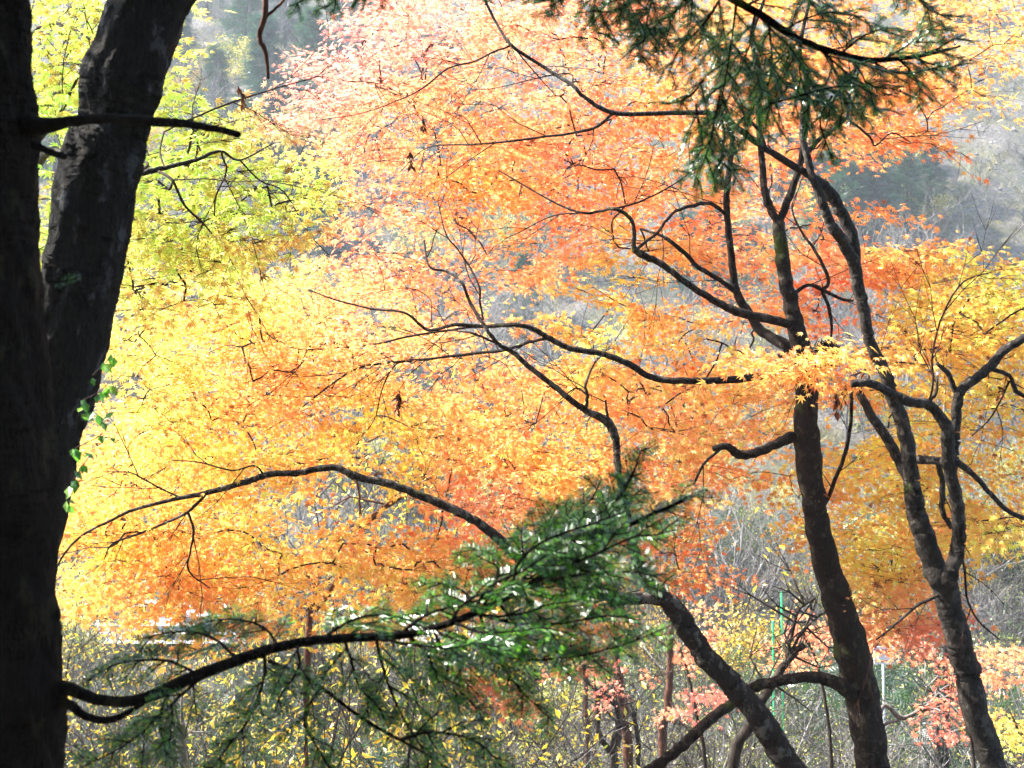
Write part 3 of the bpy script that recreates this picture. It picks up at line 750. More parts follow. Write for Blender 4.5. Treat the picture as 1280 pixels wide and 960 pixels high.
# M1: the big orange maple
rt = tree_root('maple_tree', 1090, 960, 8.2, 'big orange maple whose straight trunk bends above the bottom edge', 'tree', GR)
paths = [
 [(1098, 1060, 8.2, 44), (1094, 975, 8.2, 42), (1078, 880, 8.2, 40), (1066, 815, 8.15, 42), (1044, 750, 8.1, 34), (1024, 665, 8.05, 31), (1013, 600, 8, 32), (1008, 530, 8, 30), (1008, 470, 8, 27), (996, 415, 8, 22), (986, 370, 8, 19), (978, 325, 8, 17), (974, 278, 8, 15)],
 [(974, 280, 8, 10), (958, 247, 8, 9), (952, 195, 8, 8), (948, 137, 8, 7), (953, 100, 8, 6), (940, 50, 8, 5), (955, 0, 8, 4)],
 [(974, 280, 8, 10), (990, 236, 8, 9), (1000, 206, 8, 8), (1006, 165, 8, 7), (1010, 110, 8.1, 6), (1000, 60, 8.2, 5), (1015, -10, 8.3, 4)],
 [(1000, 440, 8, 16), (953, 415, 8.15, 12), (938, 394, 8.2, 11), (921, 366, 8.2, 10), (914, 320, 8.2, 9), (909, 270, 8.2, 8), (909, 234, 8.2, 8), (915, 170, 8.3, 6), (900, 110, 8.4, 4)],
 [(921, 366, 8.2, 7), (900, 350, 8.15, 6), (874, 334, 8.1, 6), (850, 312, 8.1, 6), (830, 296, 8.1, 5), (800, 286, 8.2, 3)],
 [(909, 270, 8.2, 5), (888, 254, 8.1, 5), (861, 258, 8, 5), (840, 267, 8, 4), (822, 290, 8, 4), (798, 310, 7.9, 4)],
 [(990, 407, 8, 11), (971, 401, 7.9, 11), (926, 391, 7.8, 11), (892, 375, 7.8, 9), (857, 353, 7.7, 8), (826, 330, 7.7, 8), (800, 317, 7.7, 9), (792, 308, 7.7, 6), (793, 290, 7.7, 5), (787, 272, 7.7, 5), (768, 261, 7.7, 4.5), (750, 264, 7.8, 3.5), (729, 266, 7.8, 3), (695, 254, 7.9, 2.5), (623, 213, 8.1, 1.6)],
 [(768, 261, 7.7, 3), (800, 252, 7.8, 2.6), (840, 232, 7.9, 2), (870, 210, 8, 1.5)],
 [(729, 266, 7.8, 2), (690, 270, 7.9, 1.8), (650, 290, 8, 1.4), (632, 298, 8, 1)],
 [(1004, 473, 8, 9), (960, 470, 7.9, 9), (909, 475, 7.8, 9), (860, 476, 7.7, 8.5), (815, 472, 7.7, 8), (784, 454, 7.6, 8), (750, 442, 7.6, 7), (712, 435, 7.6, 7), (685, 422, 7.6, 7), (667, 411, 7.6, 6), (643, 406, 7.6, 5.5), (606, 408, 7.7, 5), (568, 406, 7.7, 4.5), (535, 412, 7.8, 4), (506, 391, 7.8, 3), (465, 386, 7.9, 2.6), (420, 375, 8, 2.2), (385, 362, 8.1, 1.4)],
 [(600, 408, 7.7, 3.2), (523, 418, 7.8, 3), (475, 429, 7.9, 2.6), (420, 435, 8, 2.4), (362, 434, 8, 2), (310, 400, 8.2, 1.4)],
 [(685, 422, 7.6, 4.5), (660, 428, 7.65, 4.5), (633, 437, 7.7, 4.5), (592, 442, 7.8, 4), (533, 449, 7.9, 3.6), (482, 454, 8, 3.2), (451, 459, 8, 2.8), (420, 476, 8.1, 2.4), (370, 515, 8.3, 1.8), (330, 540, 8.4, 1.2)],
 [(990, 546, 8, 14), (971, 555, 7.9, 12), (943, 566, 7.8, 11), (922, 568, 7.8, 11), (909, 558, 7.7, 9), (891, 561, 7.7, 7)],
 [(903, 559, 7.7, 4), (880, 580, 7.7, 4), (867, 606, 7.7, 3)],
 [(1072, 872, 8.15, 18), (1056, 860, 8.1, 20), (1040, 852, 8.1, 16), (1019, 847, 8.1, 14), (995, 848, 8.1, 13), (967, 853, 8.1, 13), (940, 860, 8.1, 13), (909, 884, 8.1, 13), (881, 905, 8, 13), (854, 932, 8, 13), (835, 947, 8, 13), (812, 962, 8, 13), (780, 975, 8, 12)],
 [(1026, 640, 8, 6), (1044, 600, 7.9, 5), (1058, 560, 7.8, 5), (1064, 520, 7.7, 5), (1064, 485, 7.6, 4)],
 [(990, 370, 8, 6), (1010, 356, 8, 5), (1028, 362, 8, 5), (1052, 374, 8, 4), (1066, 376, 8.1, 3)],
 [(1028, 362, 8, 5), (1036, 350, 8, 5), (1020, 315, 8, 4), (1002, 290, 8.1, 3), (990, 262, 8.1, 2), (996, 240, 8.1, 1.2)],
 [(1028, 365, 8, 5), (1036, 385, 8, 5), (1040, 410, 8, 3.5), (1036, 440, 8, 2)],
]
H1 = [(1115, 235, 90, 45), (930, 345, 42, 48), (865, 355, 40, 32), (660, 378, 62, 24), (640, 420, 40, 28), (1060, 395, 35, 26), (1110, 380, 42, 26), (700, 352, 30, 14), (880, 620, 22, 14), (890, 225, 26, 22), (560, 95, 26, 9), (660, 60, 20, 10), (430, 175, 12, 8), (630, 92, 14, 8), (1070, 540, 26, 24), (980, 640, 30, 20)]
poly_main = [(470, -60), (1340, -60), (1330, 60), (1240, 90), (1190, 130), (1150, 175), (1110, 200), (1080, 205), (1060, 225), (1000, 240), (985, 320), (1000, 380), (940, 400), (900, 420), (960, 450), (985, 520), (960, 560), (930, 600), (870, 640), (830, 640), (780, 610), (700, 650), (590, 650), (540, 630), (580, 590), (540, 560), (470, 530), (440, 470), (400, 400), (440, 330), (435, 260), (430, 220), (400, 190), (360, 165), (350, 120), (378, 85), (395, 60), (440, 45)]
areas = [(poly_main, 780, 8.4, 12.0), ((640, 140, 240, 110), 110, 8.6, 11), ((1130, 335, 70, 26), 20, 8.2, 9.4), ((1070, 350, 50, 30), 12, 8.4, 9.6), ((1020, 300, 30, 40), 6, 8.6, 9.6), ((1030, 400, 70, 14), 7, 8.6, 9.6), ((1040, 455, 60, 20), 9, 7.0, 7.6), ((1085, 268, 14, 8), 2, 8.6, 9), ((1180, 100, 90, 34), 24, 8.3, 9.5), ((1135, 180, 26, 18), 4, 8.5, 9),
 ((760, 520, 200, 60), 34, 8.4, 10.5), ((860, 560, 80, 50), 14, 8.2, 9.6), ((930, 330, 60, 20), 4, 9, 9.6), ((1000, 620, 40, 50), 8, 8.4, 9.4)]
grow_maple(rt, paths, areas, 11, barkmat=M_BK_MAPLE, holes=H1)

# M2: the right maple with two stems and the long limb over the top
rt = tree_root('maple_tree', 1240, 960, 7.2, 'golden maple at the right whose trunk forks into several dark stems', 'tree', GR)
paths = [
 [(1275, 1080, 7.2, 36), (1247, 975, 7.2, 32), (1225, 910, 7.2, 32), (1208, 840, 7.2, 32), (1195, 790, 7.2, 32), (1183, 743, 7.2, 33), (1168, 706, 7.2, 27), (1153, 664, 7.2, 25), (1142, 620, 7.2, 23), (1137, 575, 7.2, 19), (1128, 530, 7.2, 17), (1115, 496, 7.2, 16), (1104, 462, 7.2, 15), (1088, 430, 7.2, 15), (1080, 389, 7.2, 15), (1070, 344, 7.2, 15), (1066, 300, 7.2, 15), (1050, 262, 7.2, 15), (1032, 236, 7.2, 17), (1012, 220, 7.15, 10), (991, 207, 7.1, 9), (957, 186, 7, 8), (919, 158, 7, 8), (896, 142, 6.9, 7), (840, 141, 6.9, 6), (767, 141, 6.9, 6), (729, 120, 6.9, 4.6), (716, 107, 6.9, 4.4), (680, 84, 7, 4.4), (640, 57, 7, 4), (620, 28, 7.1, 3.5), (604, -4, 7.1, 3)],
 [(640, 57, 7, 2.6), (619, 64, 7, 2.4), (592, 77, 7.1, 2.2), (559, 86, 7.1, 2.2), (533, 107, 7.2, 2), (506, 122, 7.3, 1.7), (454, 141, 7.5, 1.2), (400, 150, 7.7, 1)],
 [(767, 141, 6.9, 4.5), (743, 160, 7, 4), (712, 167, 7, 3.4), (671, 172, 7, 3), (602, 180, 7.1, 2.4), (544, 182, 7.3, 1.8), (523, 192, 7.4, 1.3), (500, 215, 7.5, 1)],
 [(602, 180, 7.1, 1.8), (590, 160, 7.1, 1.5), (578, 145, 7.2, 1.2), (556, 140, 7.3, 1)],
 [(716, 107, 6.9, 2.2), (712, 92, 7, 1.8), (670, 98, 7, 1.5), (620, 110, 7.2, 1.2), (590, 112, 7.3, .9)],
 [(640, 57, 7, 2), (668, 90, 7, 1.6), (695, 120, 7.1, 1)],
 [(1072, 350, 7.2, 12), (1066, 326, 7.18, 14), (1056, 306, 7.15, 14), (1047, 291, 7.1, 13), (1036, 275, 7.1, 12), (1025, 245, 7.1, 11), (1014, 215, 7.1, 9), (1008, 190, 7.1, 9), (1003, 172, 7.1, 8), (1004, 145, 7.1, 7), (1002, 118, 7.1, 6), (985, 105, 7.1, 5), (960, 90, 7, 4)],
 [(1008, 190, 7.1, 7), (1024, 175, 7.1, 6.5), (1040, 163, 7.1, 6.5), (1058, 145, 7.1, 6), (1062, 115, 7.1, 4.5), (1072, 85, 7.1, 3.5)],
 [(1058, 147, 7.1, 3.6), (1087, 171, 7.2, 3), (1094, 182, 7.2, 2.6), (1115, 166, 7.2, 2), (1138, 178, 7.3, 1.4)],
 [(957, 186, 7, 5), (950, 165, 7, 5), (935, 148, 7, 4), (915, 118, 7, 3.5)],
 [(1183, 735, 7.2, 22), (1190, 715, 7.1, 18), (1198, 680, 7.1, 17), (1199, 655, 7.05, 17), (1195, 620, 7, 16), (1186, 578, 6.95, 16), (1183, 535, 6.9, 15), (1170, 515, 6.9, 12), (1158, 505, 6.85, 12), (1136, 502, 6.8, 12), (1115, 492, 6.8, 11), (1088, 479, 6.75, 11), (1064, 480, 6.75, 10)],
 [(1190, 590, 7, 12), (1193, 560, 7, 12), (1194, 535, 7, 12), (1197, 500, 7, 13), (1205, 485, 7, 12), (1234, 462, 7, 12), (1253, 440, 7, 11), (1280, 423, 7, 10), (1330, 395, 7, 9)],
 [(1198, 497, 7, 8), (1190, 478, 7, 7), (1183, 465, 7, 6), (1171, 454, 7, 5)],
 [(1242, 462, 7, 6), (1262, 470, 7, 5), (1270, 488, 7, 6), (1290, 500, 7, 5)],
 [(1139, 606, 7.25, 13), (1125, 578, 7.3, 13), (1108, 547, 7.3, 12), (1087, 516, 7.35, 11), (1074, 490, 7.4, 10), (1066, 470, 7.5, 8)],
 [(1148, 574, 7.15, 11), (1172, 576, 7.05, 10), (1197, 579, 6.95, 9), (1218, 595, 6.9, 7), (1239, 618, 6.9, 6), (1262, 640, 6.9, 6), (1300, 655, 6.9, 6)],
 [(1173, 580, 7.1, 7), (1178, 605, 7.1, 7), (1178, 640, 7.1, 7), (1190, 660, 7.1, 7)],
 [(1160, 505, 6.85, 3), (1166, 480, 6.8, 3), (1166, 440, 6.8, 2.8), (1180, 390, 6.8, 2.6), (1205, 352, 6.8, 2), (1240, 340, 6.8, 1.4)],
 [(1158, 505, 6.85, 5), (1170, 490, 6.85, 4), (1172, 470, 6.85, 3)],
 [(1184, 740, 7.2, 4), (1150, 755, 7.1, 4), (1120, 780, 7.1, 3), (1095, 800, 7.1, 2)],
 [(1200, 680, 7.1, 3.5), (1206, 715, 7.1, 3), (1208, 745, 7.1, 3), (1222, 775, 7.1, 2.5), (1250, 800, 7.1, 1.6)],
 [(1262, 476, 7, 3), (1240, 520, 7, 2), (1215, 545, 7, 1.4)],
]
H2 = [(1225, 445, 26, 18), (1268, 470, 22, 30), (1030, 545, 40, 24), (1230, 355, 16, 8), (1268, 560, 12, 14), (1225, 640, 20, 10), (1060, 560, 30, 12), (1180, 380, 10, 10)]
poly_r = [(1340, 290), (1270, 335), (1200, 350), (1150, 360), (1120, 400), (1080, 430), (1040, 470), (1040, 500), (1090, 520), (1080, 580), (1060, 640), (1060, 740), (1100, 760), (1170, 720), (1200, 700), (1290, 670), (1340, 660)]
areas = [(poly_r, 130, 8.15, 10), ((1235, 420, 100, 80), 70, 7.5, 9.6), ((1115, 690, 50, 60), 26, 8.2, 9.2), ((1130, 770, 60, 22), 10, 8.2, 9), ((1240, 650, 70, 20), 12, 7.5, 8.6), ((1130, 560, 70, 60), 20, 8.2, 9.4)]
grow_maple(rt, paths, areas, 22, barkmat=M_BK_GREY, holes=H2, leaf=.036, tint=1.08)

# M3: the leaning patchy maple at the bottom, with the arching limb to the left
rt = tree_root('maple_tree', 990, 960, 7.4, 'leaning maple with pale-patched bark and a long limb arching to the left', 'tree', GR)
paths = [
 [(1052, 1090, 7.4, 38), (1020, 1020, 7.4, 35), (998, 980, 7.4, 34), (982, 950, 7.4, 34), (960, 915, 7.4, 32), (942, 888, 7.4, 30), (922, 864, 7.4, 29), (902, 842, 7.4, 27), (885, 826, 7.4, 27), (868, 803, 7.4, 26), (853, 778, 7.4, 26), (838, 755, 7.4, 23), (818, 738, 7.4, 18), (800, 710, 7.4, 15), (788, 670, 7.4, 12), (780, 625, 7.4, 10), (772, 582, 7.4, 9), (770, 551, 7.4, 9.5), (760, 528, 7.4, 11), (736, 515, 7.4, 8), (716, 502, 7.4, 7.5), (692, 482, 7.4, 7), (661, 458, 7.4, 6.5), (642, 441, 7.4, 6), (623, 430, 7.4, 5), (606, 408, 7.4, 4.5), (588, 379, 7.5, 4), (578, 355, 7.5, 3.5), (560, 340, 7.6, 3), (537, 333, 7.6, 2.6), (530, 300, 7.7, 2)],
 [(828, 748, 7.4, 16), (780, 748, 7.4, 14), (720, 735, 7.4, 13), (680, 715, 7.4, 12), (657, 705, 7.4, 12), (640, 690, 7.4, 12), (618, 669, 7.4, 12), (594, 651, 7.4, 11), (562, 635, 7.4, 10.5), (525, 619, 7.4, 10), (487, 605, 7.4, 9.5), (450, 597, 7.4, 9), (420, 585, 7.4, 8.5), (395, 586, 7.4, 8), (375, 591, 7.4, 8), (337, 593, 7.4, 8), (309, 602, 7.4, 7.5), (258, 616, 7.4, 6.5), (213, 625, 7.4, 5), (165, 638, 7.4, 4), (144, 648, 7.4, 3.5), (103, 669, 7.4, 3), (79, 695, 7.4, 2.5), (66, 722, 7.5, 1.6)],
 [(258, 617, 7.4, 4), (235, 640, 7.4, 4), (213, 651, 7.4, 3.6), (172, 668, 7.4, 3), (140, 680, 7.5, 2.2), (130, 700, 7.5, 1.4)],
 [(235, 640, 7.4, 3.4), (242, 664, 7.4, 3.2), (238, 690, 7.4, 2.8), (236, 714, 7.4, 2.4), (262, 735, 7.5, 1.6)],
 [(760, 528, 7.4, 4), (758, 512, 7.4, 3.5), (757, 500, 7.4, 3)],
 [(732, 512, 7.4, 5), (734, 495, 7.4, 5), (732, 480, 7.4, 4), (746, 447, 7.5, 2)],
 [(734, 494, 7.4, 2.8), (720, 485, 7.5, 2), (700, 500, 7.5, 1.4)],
 [(623, 430, 7.4, 3), (600, 420, 7.4, 3), (588, 416, 7.4, 3), (560, 412, 7.5, 2.4)],
 [(604, 400, 7.4, 3), (600, 375, 7.4, 3), (599, 358, 7.4, 3), (586, 332, 7.5, 2.6), (571, 310, 7.5, 2.3), (557, 292, 7.5, 2), (547, 250, 7.6, 1.4)],
 [(330, 594, 7.4, 3), (318, 582, 7.4, 2.6), (290, 588, 7.4, 2.2), (250, 578, 7.4, 2), (215, 575, 7.4, 1.4)],
 [(225, 622, 7.4, 2.6), (200, 610, 7.4, 2.4), (178, 598, 7.4, 2.4), (160, 590, 7.4, 1.8), (130, 590, 7.5, 1.2)],
 [(535, 450, 7.9, 2.4), (500, 452, 7.9, 2), (480, 480, 7.9, 1.8), (470, 520, 7.9, 1.3)],
]
H3 = [(470, 560, 50, 14), (380, 645, 46, 38), (470, 650, 70, 34), (215, 385, 18, 40), (330, 330, 30, 14), (150, 520, 30, 14), (500, 700, 24, 8), (120, 500, 14, 40), (420, 520, 26, 8), (560, 600, 20, 12)]
poly_l = [(150, 400), (215, 340), (330, 330), (440, 330), (480, 420), (520, 500), (560, 560), (520, 590), (440, 575), (380, 600), (330, 640), (400, 690), (360, 720), (330, 780), (240, 770), (200, 770), (160, 750), (70, 740), (60, 600), (100, 560), (190, 500), (150, 460)]
areas = [(poly_l, 280, 7.7, 10.6), ((300, 430, 140, 80), 60, 7.9, 10), ((200, 560, 130, 50), 34, 7.7, 9.6), ((230, 700, 110, 50), 28, 7.7, 9.2), ((150, 660, 80, 50), 26, 7.6, 9), ((480, 690, 90, 26), 28, 7.8, 9.2), ((540, 730, 60, 28), 22, 7.8, 9), ((255, 818, 14, 10), 2, 8, 8.4), ((300, 782, 60, 14), 5, 8, 9), ((200, 775, 40, 14), 4, 8, 9), ((150, 760, 60, 20), 4, 8, 9), ((400, 730, 60, 24), 7, 8, 9), ((520, 770, 60, 22), 6, 8, 9), ((520, 600, 30, 12), 3, 8, 9), ((620, 600, 90, 50), 44, 7.9, 9.4), ((600, 720, 60, 30), 14, 8, 9), ((700, 770, 60, 40), 12, 8, 9.4),
         ((840, 690, 46, 50), 16, 8.0, 9.2), ((620, 862, 26, 16), 4, 8.4, 9)]
grow_maple(rt, paths, areas, 33, barkmat=M_BK_PATCH, holes=H3, leaf=.038)

# M4: the yellow-green maple at the upper left
rt = tree_root('maple_tree', 30, 960, 7.5, 'yellow-green maple at the upper left behind the two dark trunks', 'tree', GR)
paths = [
 [(28, 980, 7.5, 30), (24, 800, 7.5, 28), (28, 600, 7.4, 26), (22, 400, 7.3, 24), (26, 230, 7.2, 20), (20, 60, 7.2, 16), (30, -80, 7.2, 12)],
 [(26, 235, 7.2, 13), (60, 190, 6.4, 11), (90, 200, 6.0, 11), (140, 212, 5.6, 9), (175, 216, 5.4, 8), (205, 210, 5.4, 6), (245, 200, 5.4, 5), (275, 189, 5.4, 3.5), (300, 200, 5.5, 2.4), (340, 180, 5.6, 1.6)],
 [(277, 192, 5.4, 3), (283, 215, 5.5, 2.6), (270, 245, 5.5, 2.4), (268, 275, 5.6, 1.6)],
 [(300, 200, 5.5, 2.4), (325, 226, 5.6, 2), (355, 240, 5.7, 1.8), (385, 290, 5.8, 1.3), (410, 318, 5.9, 1)],
 [(196, 213, 5.4, 4), (215, 225, 5.3, 4), (232, 258, 5.3, 3.5), (250, 275, 5.3, 3), (265, 292, 5.4, 2)],
 [(26, 200, 7.2, 8), (70, 150, 6.4, 5), (100, 90, 6.2, 3.4), (118, 58, 6.1, 2.4)],
 [(22, 60, 7.2, 8), (60, 30, 6.8, 5), (100, 40, 6.6, 4), (130, 70, 6.5, 2)],
 [(175, 216, 5.4, 4), (185, 205, 5.5, 4), (176, 200, 5.6, 3)],
 [(205, 165, 5.6, 2), (240, 148, 5.7, 2.6), (290, 128, 5.8, 2.6), (340, 112, 5.9, 2), (400, 95, 6.2, 1.4)],
 [(206, 210, 5.4, 3), (200, 190, 5.5, 2.4), (205, 165, 5.6, 2)],
]
H4 = [(290, 80, 100, 70), (400, 300, 24, 50), (130, 250, 20, 10), (190, 330, 30, 14), (360, 330, 50, 22), (345, 190, 20, 12)]
areas = [([(-60, -60), (235, -60), (210, 20), (200, 120), (330, 120), (360, 180), (400, 230), (420, 270), (350, 290), (330, 330), (240, 345), (170, 300), (120, 420), (-60, 420)], 150, 5.8, 7.4), ((120, 60, 90, 80), 40, 6, 7.2), ((290, 250, 110, 60), 24, 5.5, 6.4), ((240, 300, 70, 34), 14, 5.5, 6.2), ((240, 180, 60, 34), 14, 5.6, 6.4),
         ((215, 330, 60, 30), 14, 6.2, 7.2), ((170, 430, 30, 110), 34, 7.4, 8.6), ((210, 500, 30, 60), 14, 7.6, 8.6), ((390, 250, 28, 20), 5, 5.8, 6.2), ((120, 330, 40, 80), 20, 6.5, 7.5), ((230, 365, 70, 40), 12, 6.5, 7.5)]
grow_maple(rt, paths, areas, 44, barkmat=M_BK_DUSK, holes=H4, leaf=.043, per_pad=46, padr=(.16, .28), face=.8)

# small maples deeper in the thicket
for k, (x, d, lab, pth, ar, tint) in enumerate([
 (1215, 13, 'small red-orange maple low behind the right trunk', [[(1218, 970, 13, 5), (1206, 900, 13, 4), (1198, 860, 13, 3), (1195, 820, 13, 2)]], [((1195, 855, 16, 22), 5, 12.4, 13.4), ((1190, 905, 24, 24), 8, 12.4, 13.4), ((1240, 845, 46, 12), 10, 12.6, 14), ((1215, 815, 20, 14), 4, 12.6, 13.6), ((1125, 785, 44, 12), 8, 12.4, 13.6), ((1145, 818, 34, 10), 7, 12.4, 13.6), ((1270, 825, 24, 20), 6, 12.6, 13.6)], 1),
 (1030, 13, 'small red-orange maple with flat sprays left of the bending trunk', [[(1040, 975, 13, 5), (1032, 880, 13, 4), (1018, 820, 13, 3), (1000, 790, 13, 2)]], [((1006, 792, 34, 8), 6, 12.5, 13.5), ((1000, 828, 44, 8), 8, 12.5, 13.5), ((1070, 770, 40, 20), 8, 12.5, 13.5), ((1035, 700, 20, 30), 4, 12.6, 13.4)], 1),
 (860, 14, 'small salmon-orange maple with level tiers behind the red-barked trunks', [[(882, 975, 14, 5), (872, 900, 14, 4), (862, 850, 14, 3), (850, 810, 14, 2)]], [((875, 866, 30, 4), 5, 13.6, 14.4), ((870, 892, 30, 4), 5, 13.6, 14.4), ((760, 865, 20, 9), 4, 13.6, 14.2), ((735, 838, 28, 6), 4, 13.6, 14.2), ((812, 848, 14, 6), 2, 13.6, 14.4), ((850, 828, 26, 6), 3, 13.8, 14.6), ((880, 800, 18, 8), 3, 13.8, 14.6), ((870, 768, 14, 6), 2, 13.8, 14.6), ((705, 805, 36, 10), 4, 13.6, 14.4), ((745, 772, 36, 14), 5, 13.6, 14.4)], 1),
 (1265, 13.5, 'small bright yellow maple in the bottom right corner', [[(1290, 975, 13.5, 5), (1275, 920, 13.5, 4), (1262, 890, 13.5, 2)]], [((1265, 905, 34, 16), 11, 13, 14), ((1275, 935, 26, 16), 8, 13, 14)], 0)]):
    rt = tree_root('small_maple', x, 960, d, lab, 'tree', 'small maples in the thicket')
    keep = CR.copy()
    if tint == 0: CR[:] = lin((245, 225, 70))
    grow_maple(rt, pth, ar, 60 + k, barkmat=M_BK_DUSK, leaf=.045, tpl=L5, per_pad=46, padr=(.16, .28))
    CR[:] = keep

# ------------------------------------------------------------------ the near conifers
def needles(mb, pts, nl, sp, plane, rng, c0, wid=.00125, rows=2):
    pts = np.asarray(pts); seg = np.linalg.norm(np.diff(pts, axis=0), axis=1); L = seg.sum(); n = max(int(L / sp), 2)
    s = (np.arange(n) + .5) / n * L; cs = np.concatenate(([0], np.cumsum(seg))); j = np.clip(np.searchsorted(cs, s) - 1, 0, len(seg) - 1)
    t = (s - cs[j]) / seg[j]; p = pts[j] + (pts[j + 1] - pts[j]) * t[:, None]; T = nrm(pts[j + 1] - pts[j])
    S = nrm(np.cross(T, plane)); U = np.cross(S, T)
    for sg in (-1, 1):
        for r in range(rows - 1):
            d = nrm(T * rng.uniform(.42, .62, (n, 1)) + sg * S + U * (rng.normal(.1, .09, (n, 1))))
            ln = nl * rng.uniform(.75, 1.1, n) * np.clip(1.15 - (s / L) ** 3 * .6, .4, 1)
            wv = nrm(np.cross(d, U + rng.normal(0, .2, (n, 3)))) * wid
            a = p; e = p + d * ln[:, None]; m_ = p + d * ln[:, None] * .5 - U * (ln * .04)[:, None]
            v = np.stack((a, m_ + wv, e, m_ - wv), 1).reshape(-1, 3)
            q = np.arange(n)[:, None] * 4 + np.arange(4)[None]
            c = c0[rng.integers(0, len(c0), n)] * rng.uniform(.7, 1.2, (n, 1))
            mb.add(v, q, qc=c)
def fir_spray(mw, mn, pts, rad, plane, rng, nl, sp, c0, l2, gap, lv=2, bare=.15, droop=.0, wid=.00125, ang=.75):
    pts = np.asarray(pts); mw.tube(pts, rad, 6 if rad[0] > .004 else 4)
    seg = np.linalg.norm(np.diff(pts, axis=0), axis=1); L = seg.sum(); cs = np.concatenate(([0], np.cumsum(seg)))
    k0 = max(int(len(pts) * (.45 if lv > 1 else bare)), 0)
    if len(pts) - k0 >= 2: needles(mn, pts[k0:], nl, sp, plane, rng, c0, wid)
    if lv <= 0: return
    s = L * bare; sg = rng.choice([-1, 1])
    while s < L * .97:
        j = min(max(np.searchsorted(cs, s) - 1, 0), len(seg) - 1); t = (s - cs[j]) / seg[j]
        p = pts[j] + (pts[j + 1] - pts[j]) * t; T = nrm(pts[j + 1] - pts[j]); S = nrm(np.cross(T, plane))
        d = nrm(T * ang + sg * S * rng.uniform(.7, 1) + np.array((0, 0, -droop)) + rng.normal(0, .1, 3))
        ln = l2 * (1.1 - .75 * (s / L)) * rng.uniform(.6, 1.15)
        q = p + d * ln * .5; e = q + nrm(d + T * .15 + np.array((0, 0, -droop * .8)) + rng.normal(0, .08, 3)) * ln * .5
        m_ = (p + q) / 2 + rng.normal(0, .01, 3) * ln
        pl = nrm(plane + rng.normal(0, .2, 3))
        fir_spray(mw, mn, np.array((p, m_, q, (q + e) / 2, e)), np.array((.0024, .002, .0016, .0013, .0009)) * (1 if lv > 1 else .7), pl, rng, nl, sp, c0, l2 * .42, gap * .8, lv - 1, .12, droop, wid, ang)
        sg = -sg; s += gap * rng.uniform(.7, 1.3)
FIRC = lin(np.array([(44, 104, 18), (74, 146, 20), (28, 66, 16), (52, 116, 22), (104, 168, 28), (20, 44, 14)])) * np.array((1.05, .98, .7))
HEMC = lin(np.array([(44, 92, 30), (64, 120, 36), (34, 68, 26), (92, 140, 36), (50, 100, 40)]))

def upper_crown(root, cx, cy_, z0, z1, rad, seed, n=5200, size=.42, col=FIRC):
    rng = np.random.default_rng(seed); mc = MB(); mb = MB()
    nb = 60
    per = n // nb
    for k in range(nb):
        t = (k + .5) / nb; z = z0 + (z1 - z0) * t; a = k * 2.399; ln = rad * (1 - t) ** .7 * rng.uniform(.7, 1.1) + .2
        d = np.array((math.cos(a), math.sin(a), 0.)); b0 = np.array((cx, cy_, z)); e = b0 + d * ln + np.array((0, 0, -.12 * ln))
        mb.tube((b0, (b0 + e) / 2 + (0, 0, .08 * ln), e), (.03, .02, .006), 5)
        u = rng.uniform(.25, 1, per); pos = b0 + (e - b0) * u[:, None] + np.stack((rng.normal(0, .13, per) * ln, rng.normal(0, .13, per) * ln, rng.normal(0, .06, per) * ln), 1)
        X, Y, N = rand_frames(rng, per, np.array((0, 0, 1.)), .35, np.tile(d, (per, 1)), .6)
        add_leaves(mc, FROND, pos, X, Y, N, size * rng.uniform(.7, 1.2, per), col[rng.integers(0, len(col), per)] * rng.uniform(.7, 1.1, (per, 1)))
    mb.build('branches', M_BK_FIR, root); mc.build('crown', M_FARN, root, smooth=False)

# the fir at the left edge
rng = np.random.default_rng(901)
fir = tree_root('fir_tree', -30, 960, 3.0, 'black fir trunk along the left edge with one leafy bough near its foot', 'tree')
def wood(name, path, mat, parent, step=6, sides=20, wob=.02, seed=1, to_ground=False, cap=True):
    r_ = np.random.default_rng(seed); pts = [P(x, y, d) for x, y, d, w_ in path]; rad = [w_ / 2 * d / 1600 for x, y, d, w_ in path]
    if to_ground:
        b = pts[0]; g = float(ground(b[0], b[1])) - .15
        if b[2] > g + .1: pts = [np.array((b[0] + (b[0] - pts[1][0]) * .4, b[1], g)), (b + np.array((b[0], b[1], g))) / 2] + pts; rad = [rad[0] * 1.35, rad[0] * 1.08] + rad
    sp, sr = smoothpath(pts, rad, step, wob, r_); mb = MB(); mb.tube(sp, sr, sides, cap=cap)
    if sides > 12:   # knobbly outline
        v = mb.v[0]; c = np.repeat(sp, sides, 0); dv = v[:len(c)] - c; a = np.arctan2(dv[:, 1], dv[:, 0]); z = v[:len(c), 2]
        k = 1 + .035 * np.sin(z * 9 + 3 * np.sin(a * 2) + seed) + .03 * np.sin(a * 5 + z * 3) + .02 * np.sin(z * 31 + a * 3)
        k += .018 * np.sin(a * 13 + 4 * np.sin(z * 7)) + .016 * np.sin(z * 57 + 5 * np.sin(a * 4 + z)) + r_.normal(0, .009, len(k))
        v[:len(c)] = c + dv * k[:, None]
    return mb.build(name, mat, parent)
wood('trunk', [(-18, 1000, 3, 186), (-18, 860, 3, 184), (-18, 690, 3, 168), (-20, 600, 3, 168), (-24, 480, 3, 158), (-30, 330, 3, 150), (-34, 240, 3, 148), (-34, 165, 3, 150), (-38, 100, 3, 144), (-42, 0, 3, 146), (-46, -200, 3, 146), (-60, -800, 3, 130), (-70, -2400, 3, 90)], M_BK_FIR, fir, 30, 72, .002, 3, True)
